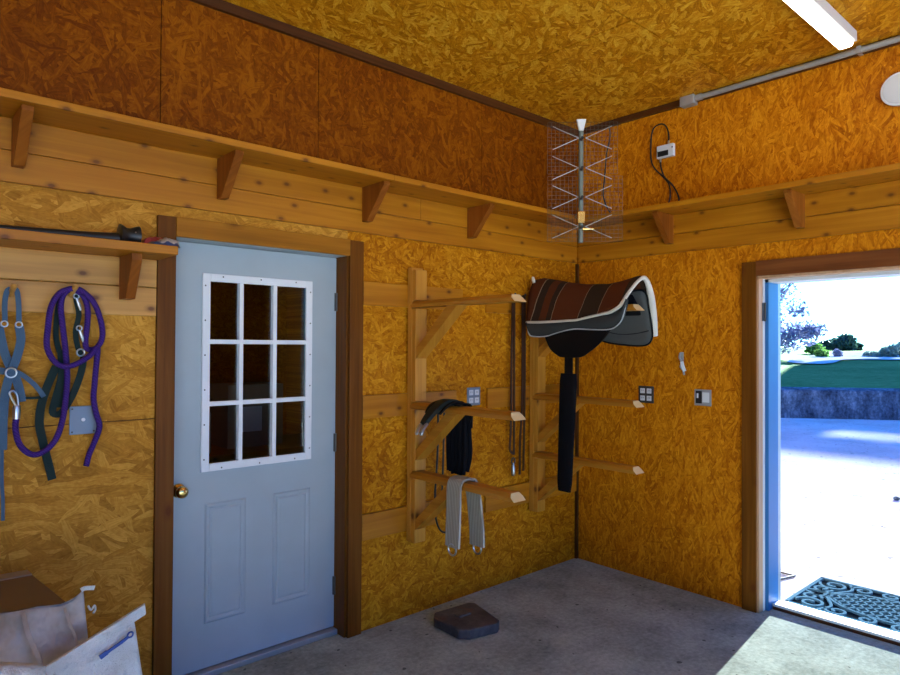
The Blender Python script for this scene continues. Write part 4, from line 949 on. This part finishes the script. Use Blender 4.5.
# planting beyond the lawn
def shrub(x, y, rx, rz, n_, size, mat, lab, nm='shrub', cat='shrub', blobs=3, grp=None):
    z = gh(x, y); t = T(nm, lab, cat, (x, y, z), grp); b = MB()
    for k_ in range(blobs):
        ox, oy = random.uniform(-.4, .4)*rx, random.uniform(-.4, .4)*rx
        b.leaves((x+ox, y+oy, z+rz*random.uniform(.8, 1.0)), (rx*.75, rx*.75, rz), n_//blobs, size)
    b.build('foliage', mat, t); MB().tube([(x, y, z-.1), (x+.02, y, z+rz)], [.05*rx+.02, .02], 6).build('stem', M['bark'], t)
    return t
def tree(x, y, h, trunk, crowns, n_, size, mat, lab, branches=6, nm='tree'):
    z = gh(x, y) if (Vector((x, y))-W0).dot(WN) > 0 else ZG
    t = T(nm, lab, 'tree', (x, y, z), None); b = MB()
    for (cx_, cy_, cz_, rx, rz, k_) in crowns: b.leaves((x+cx_, y+cy_, z+cz_), (rx, rx, rz), int(n_*k_), size, .25)
    b.build('crown', mat, t); b = MB(); b.tube([(x, y, z-.2), (x+.1, y, z+h*.35), (x+.05, y+.1, z+h*.75)], [trunk, trunk*.7, trunk*.25], 8)
    for i in range(branches):
        a = 2*PI*i/branches + .4; zz = z+h*(.25+.06*i)
        b.tube(smoothp([(x+.06, y, zz), (x+math.cos(a)*h*.16, y+math.sin(a)*h*.16, zz+h*.14), (x+math.cos(a)*h*.34, y+math.sin(a)*h*.34, zz+h*.30)], 3), [trunk*.4]*3+[trunk*.25]*3+[trunk*.08], 6)
    b.build('trunk', M['bark'], t); return t
tree(27.6, 9.85, 4.0, .10, [(.3, -.3, 1.1, 1.9, .8, .40), (0, .3, .6, 1.5, .5, .12), (-.2, .5, 2.1, 1.5, .8, .25), (.9, -1.4, 1.35, .9, .45, .14), (.1, -.2, 3.0, 1.2, .7, .12), (.5, -1.2, 2.3, .6, .4, .04)], 3600, .105, M['leafplum'], 'pale purple-blue sparse tree just beyond the doorway jamb', 9)
shrub(37.4, 11.35, .62, .36, 700, .12, M['leafgreen'], 'rounded bright green shrub behind its lower twin on the lawn')
shrub(31.9, 9.05, .42, .24, 500, .09, M['leafgreen'], 'small rounded green bush on the sunlit lawn, nearest the tree')
shrub(32.9, 8.55, .26, .22, 300, .08, M['leafplum'], 'small dark reddish bush right of the green bush')
for x, y, r_, h_, lab in ((61.6, 18.5, .9, .50, 'dark hedge bush at the skyline, left of the hedge row'), (62.3, 17.9, 1.0, .55, 'dark hedge bush at the skyline, middle of the hedge row'), (62.9, 17.3, .9, .75, 'tall dark hedge bush at the skyline, right end of the hedge row')):
    shrub(x, y, r_, h_, 800, .28, M['leafdark'], lab, grp='hedge row on the skyline')
shrub(64.9, 17.0, .6, .42, 300, .2, M['leafdark'], 'small lone dark bush on the skyline past the hedge')
for x, y, r_, h_, lab in ((34.2, 7.35, .45, .16, 'low grey-green shrub at the left end of the planted bed'), (34.6, 6.75, .45, .34, 'pointed grey-green shrub in the planted bed'), (35.2, 6.1, .45, .24, 'spreading grey-green shrub in the middle of the planted bed'), (38.5, 7.2, .8, .40, 'tall grey-green shrub at the back of the planted bed')):
    shrub(x, y, r_, h_, 600, .12, M['leafteal'], lab, grp='grey-green shrubs in the bed')
shrub(38.6, 6.1, .6, .50, 800, .14, M['leafdark'], 'dark green bush at the right picture edge beyond the lawn')
# unseen barn added and shaped to shade the lawn and drive
t = T('shade_barn', 'unseen added barn on posts right of the doorway view', 'shade_building', (49.7, 2.5, 1.2)); b = MB(); ax_ = ((0, 1, 0), (0, 0, 1))
for pl in ([(6.85, 6.2), (9.3, 6.6), (10.3, 7.7), (10.3, 8.7), (8.7, 11.3), (7.5, 12.25), (6.85, 12.25)], [(5.0, 6.0), (6.85, 6.2), (6.85, 11.25), (5.0, 11.15)], [(5.0, 11.75), (6.85, 11.85), (6.85, 12.25), (5.0, 12.2)], [(-6, 6.0), (5.0, 6.0), (5.0, 12.2), (-6, 12.1)]):
    b.prism(pl, (1.4, 0, 0), (49, 0, 0), ax_)
b.build('shade_slab', M['bark'], t)
for y in (-5.8, -1.5, 3.4, 8.6): MB().box(49.5, 49.9, y-.2, y+.2, gh(49.7, y)-.1, 6.3).build('post', M['bark'], t)
for o in EMPTIES:
    if '_w' in o: del o['_w']
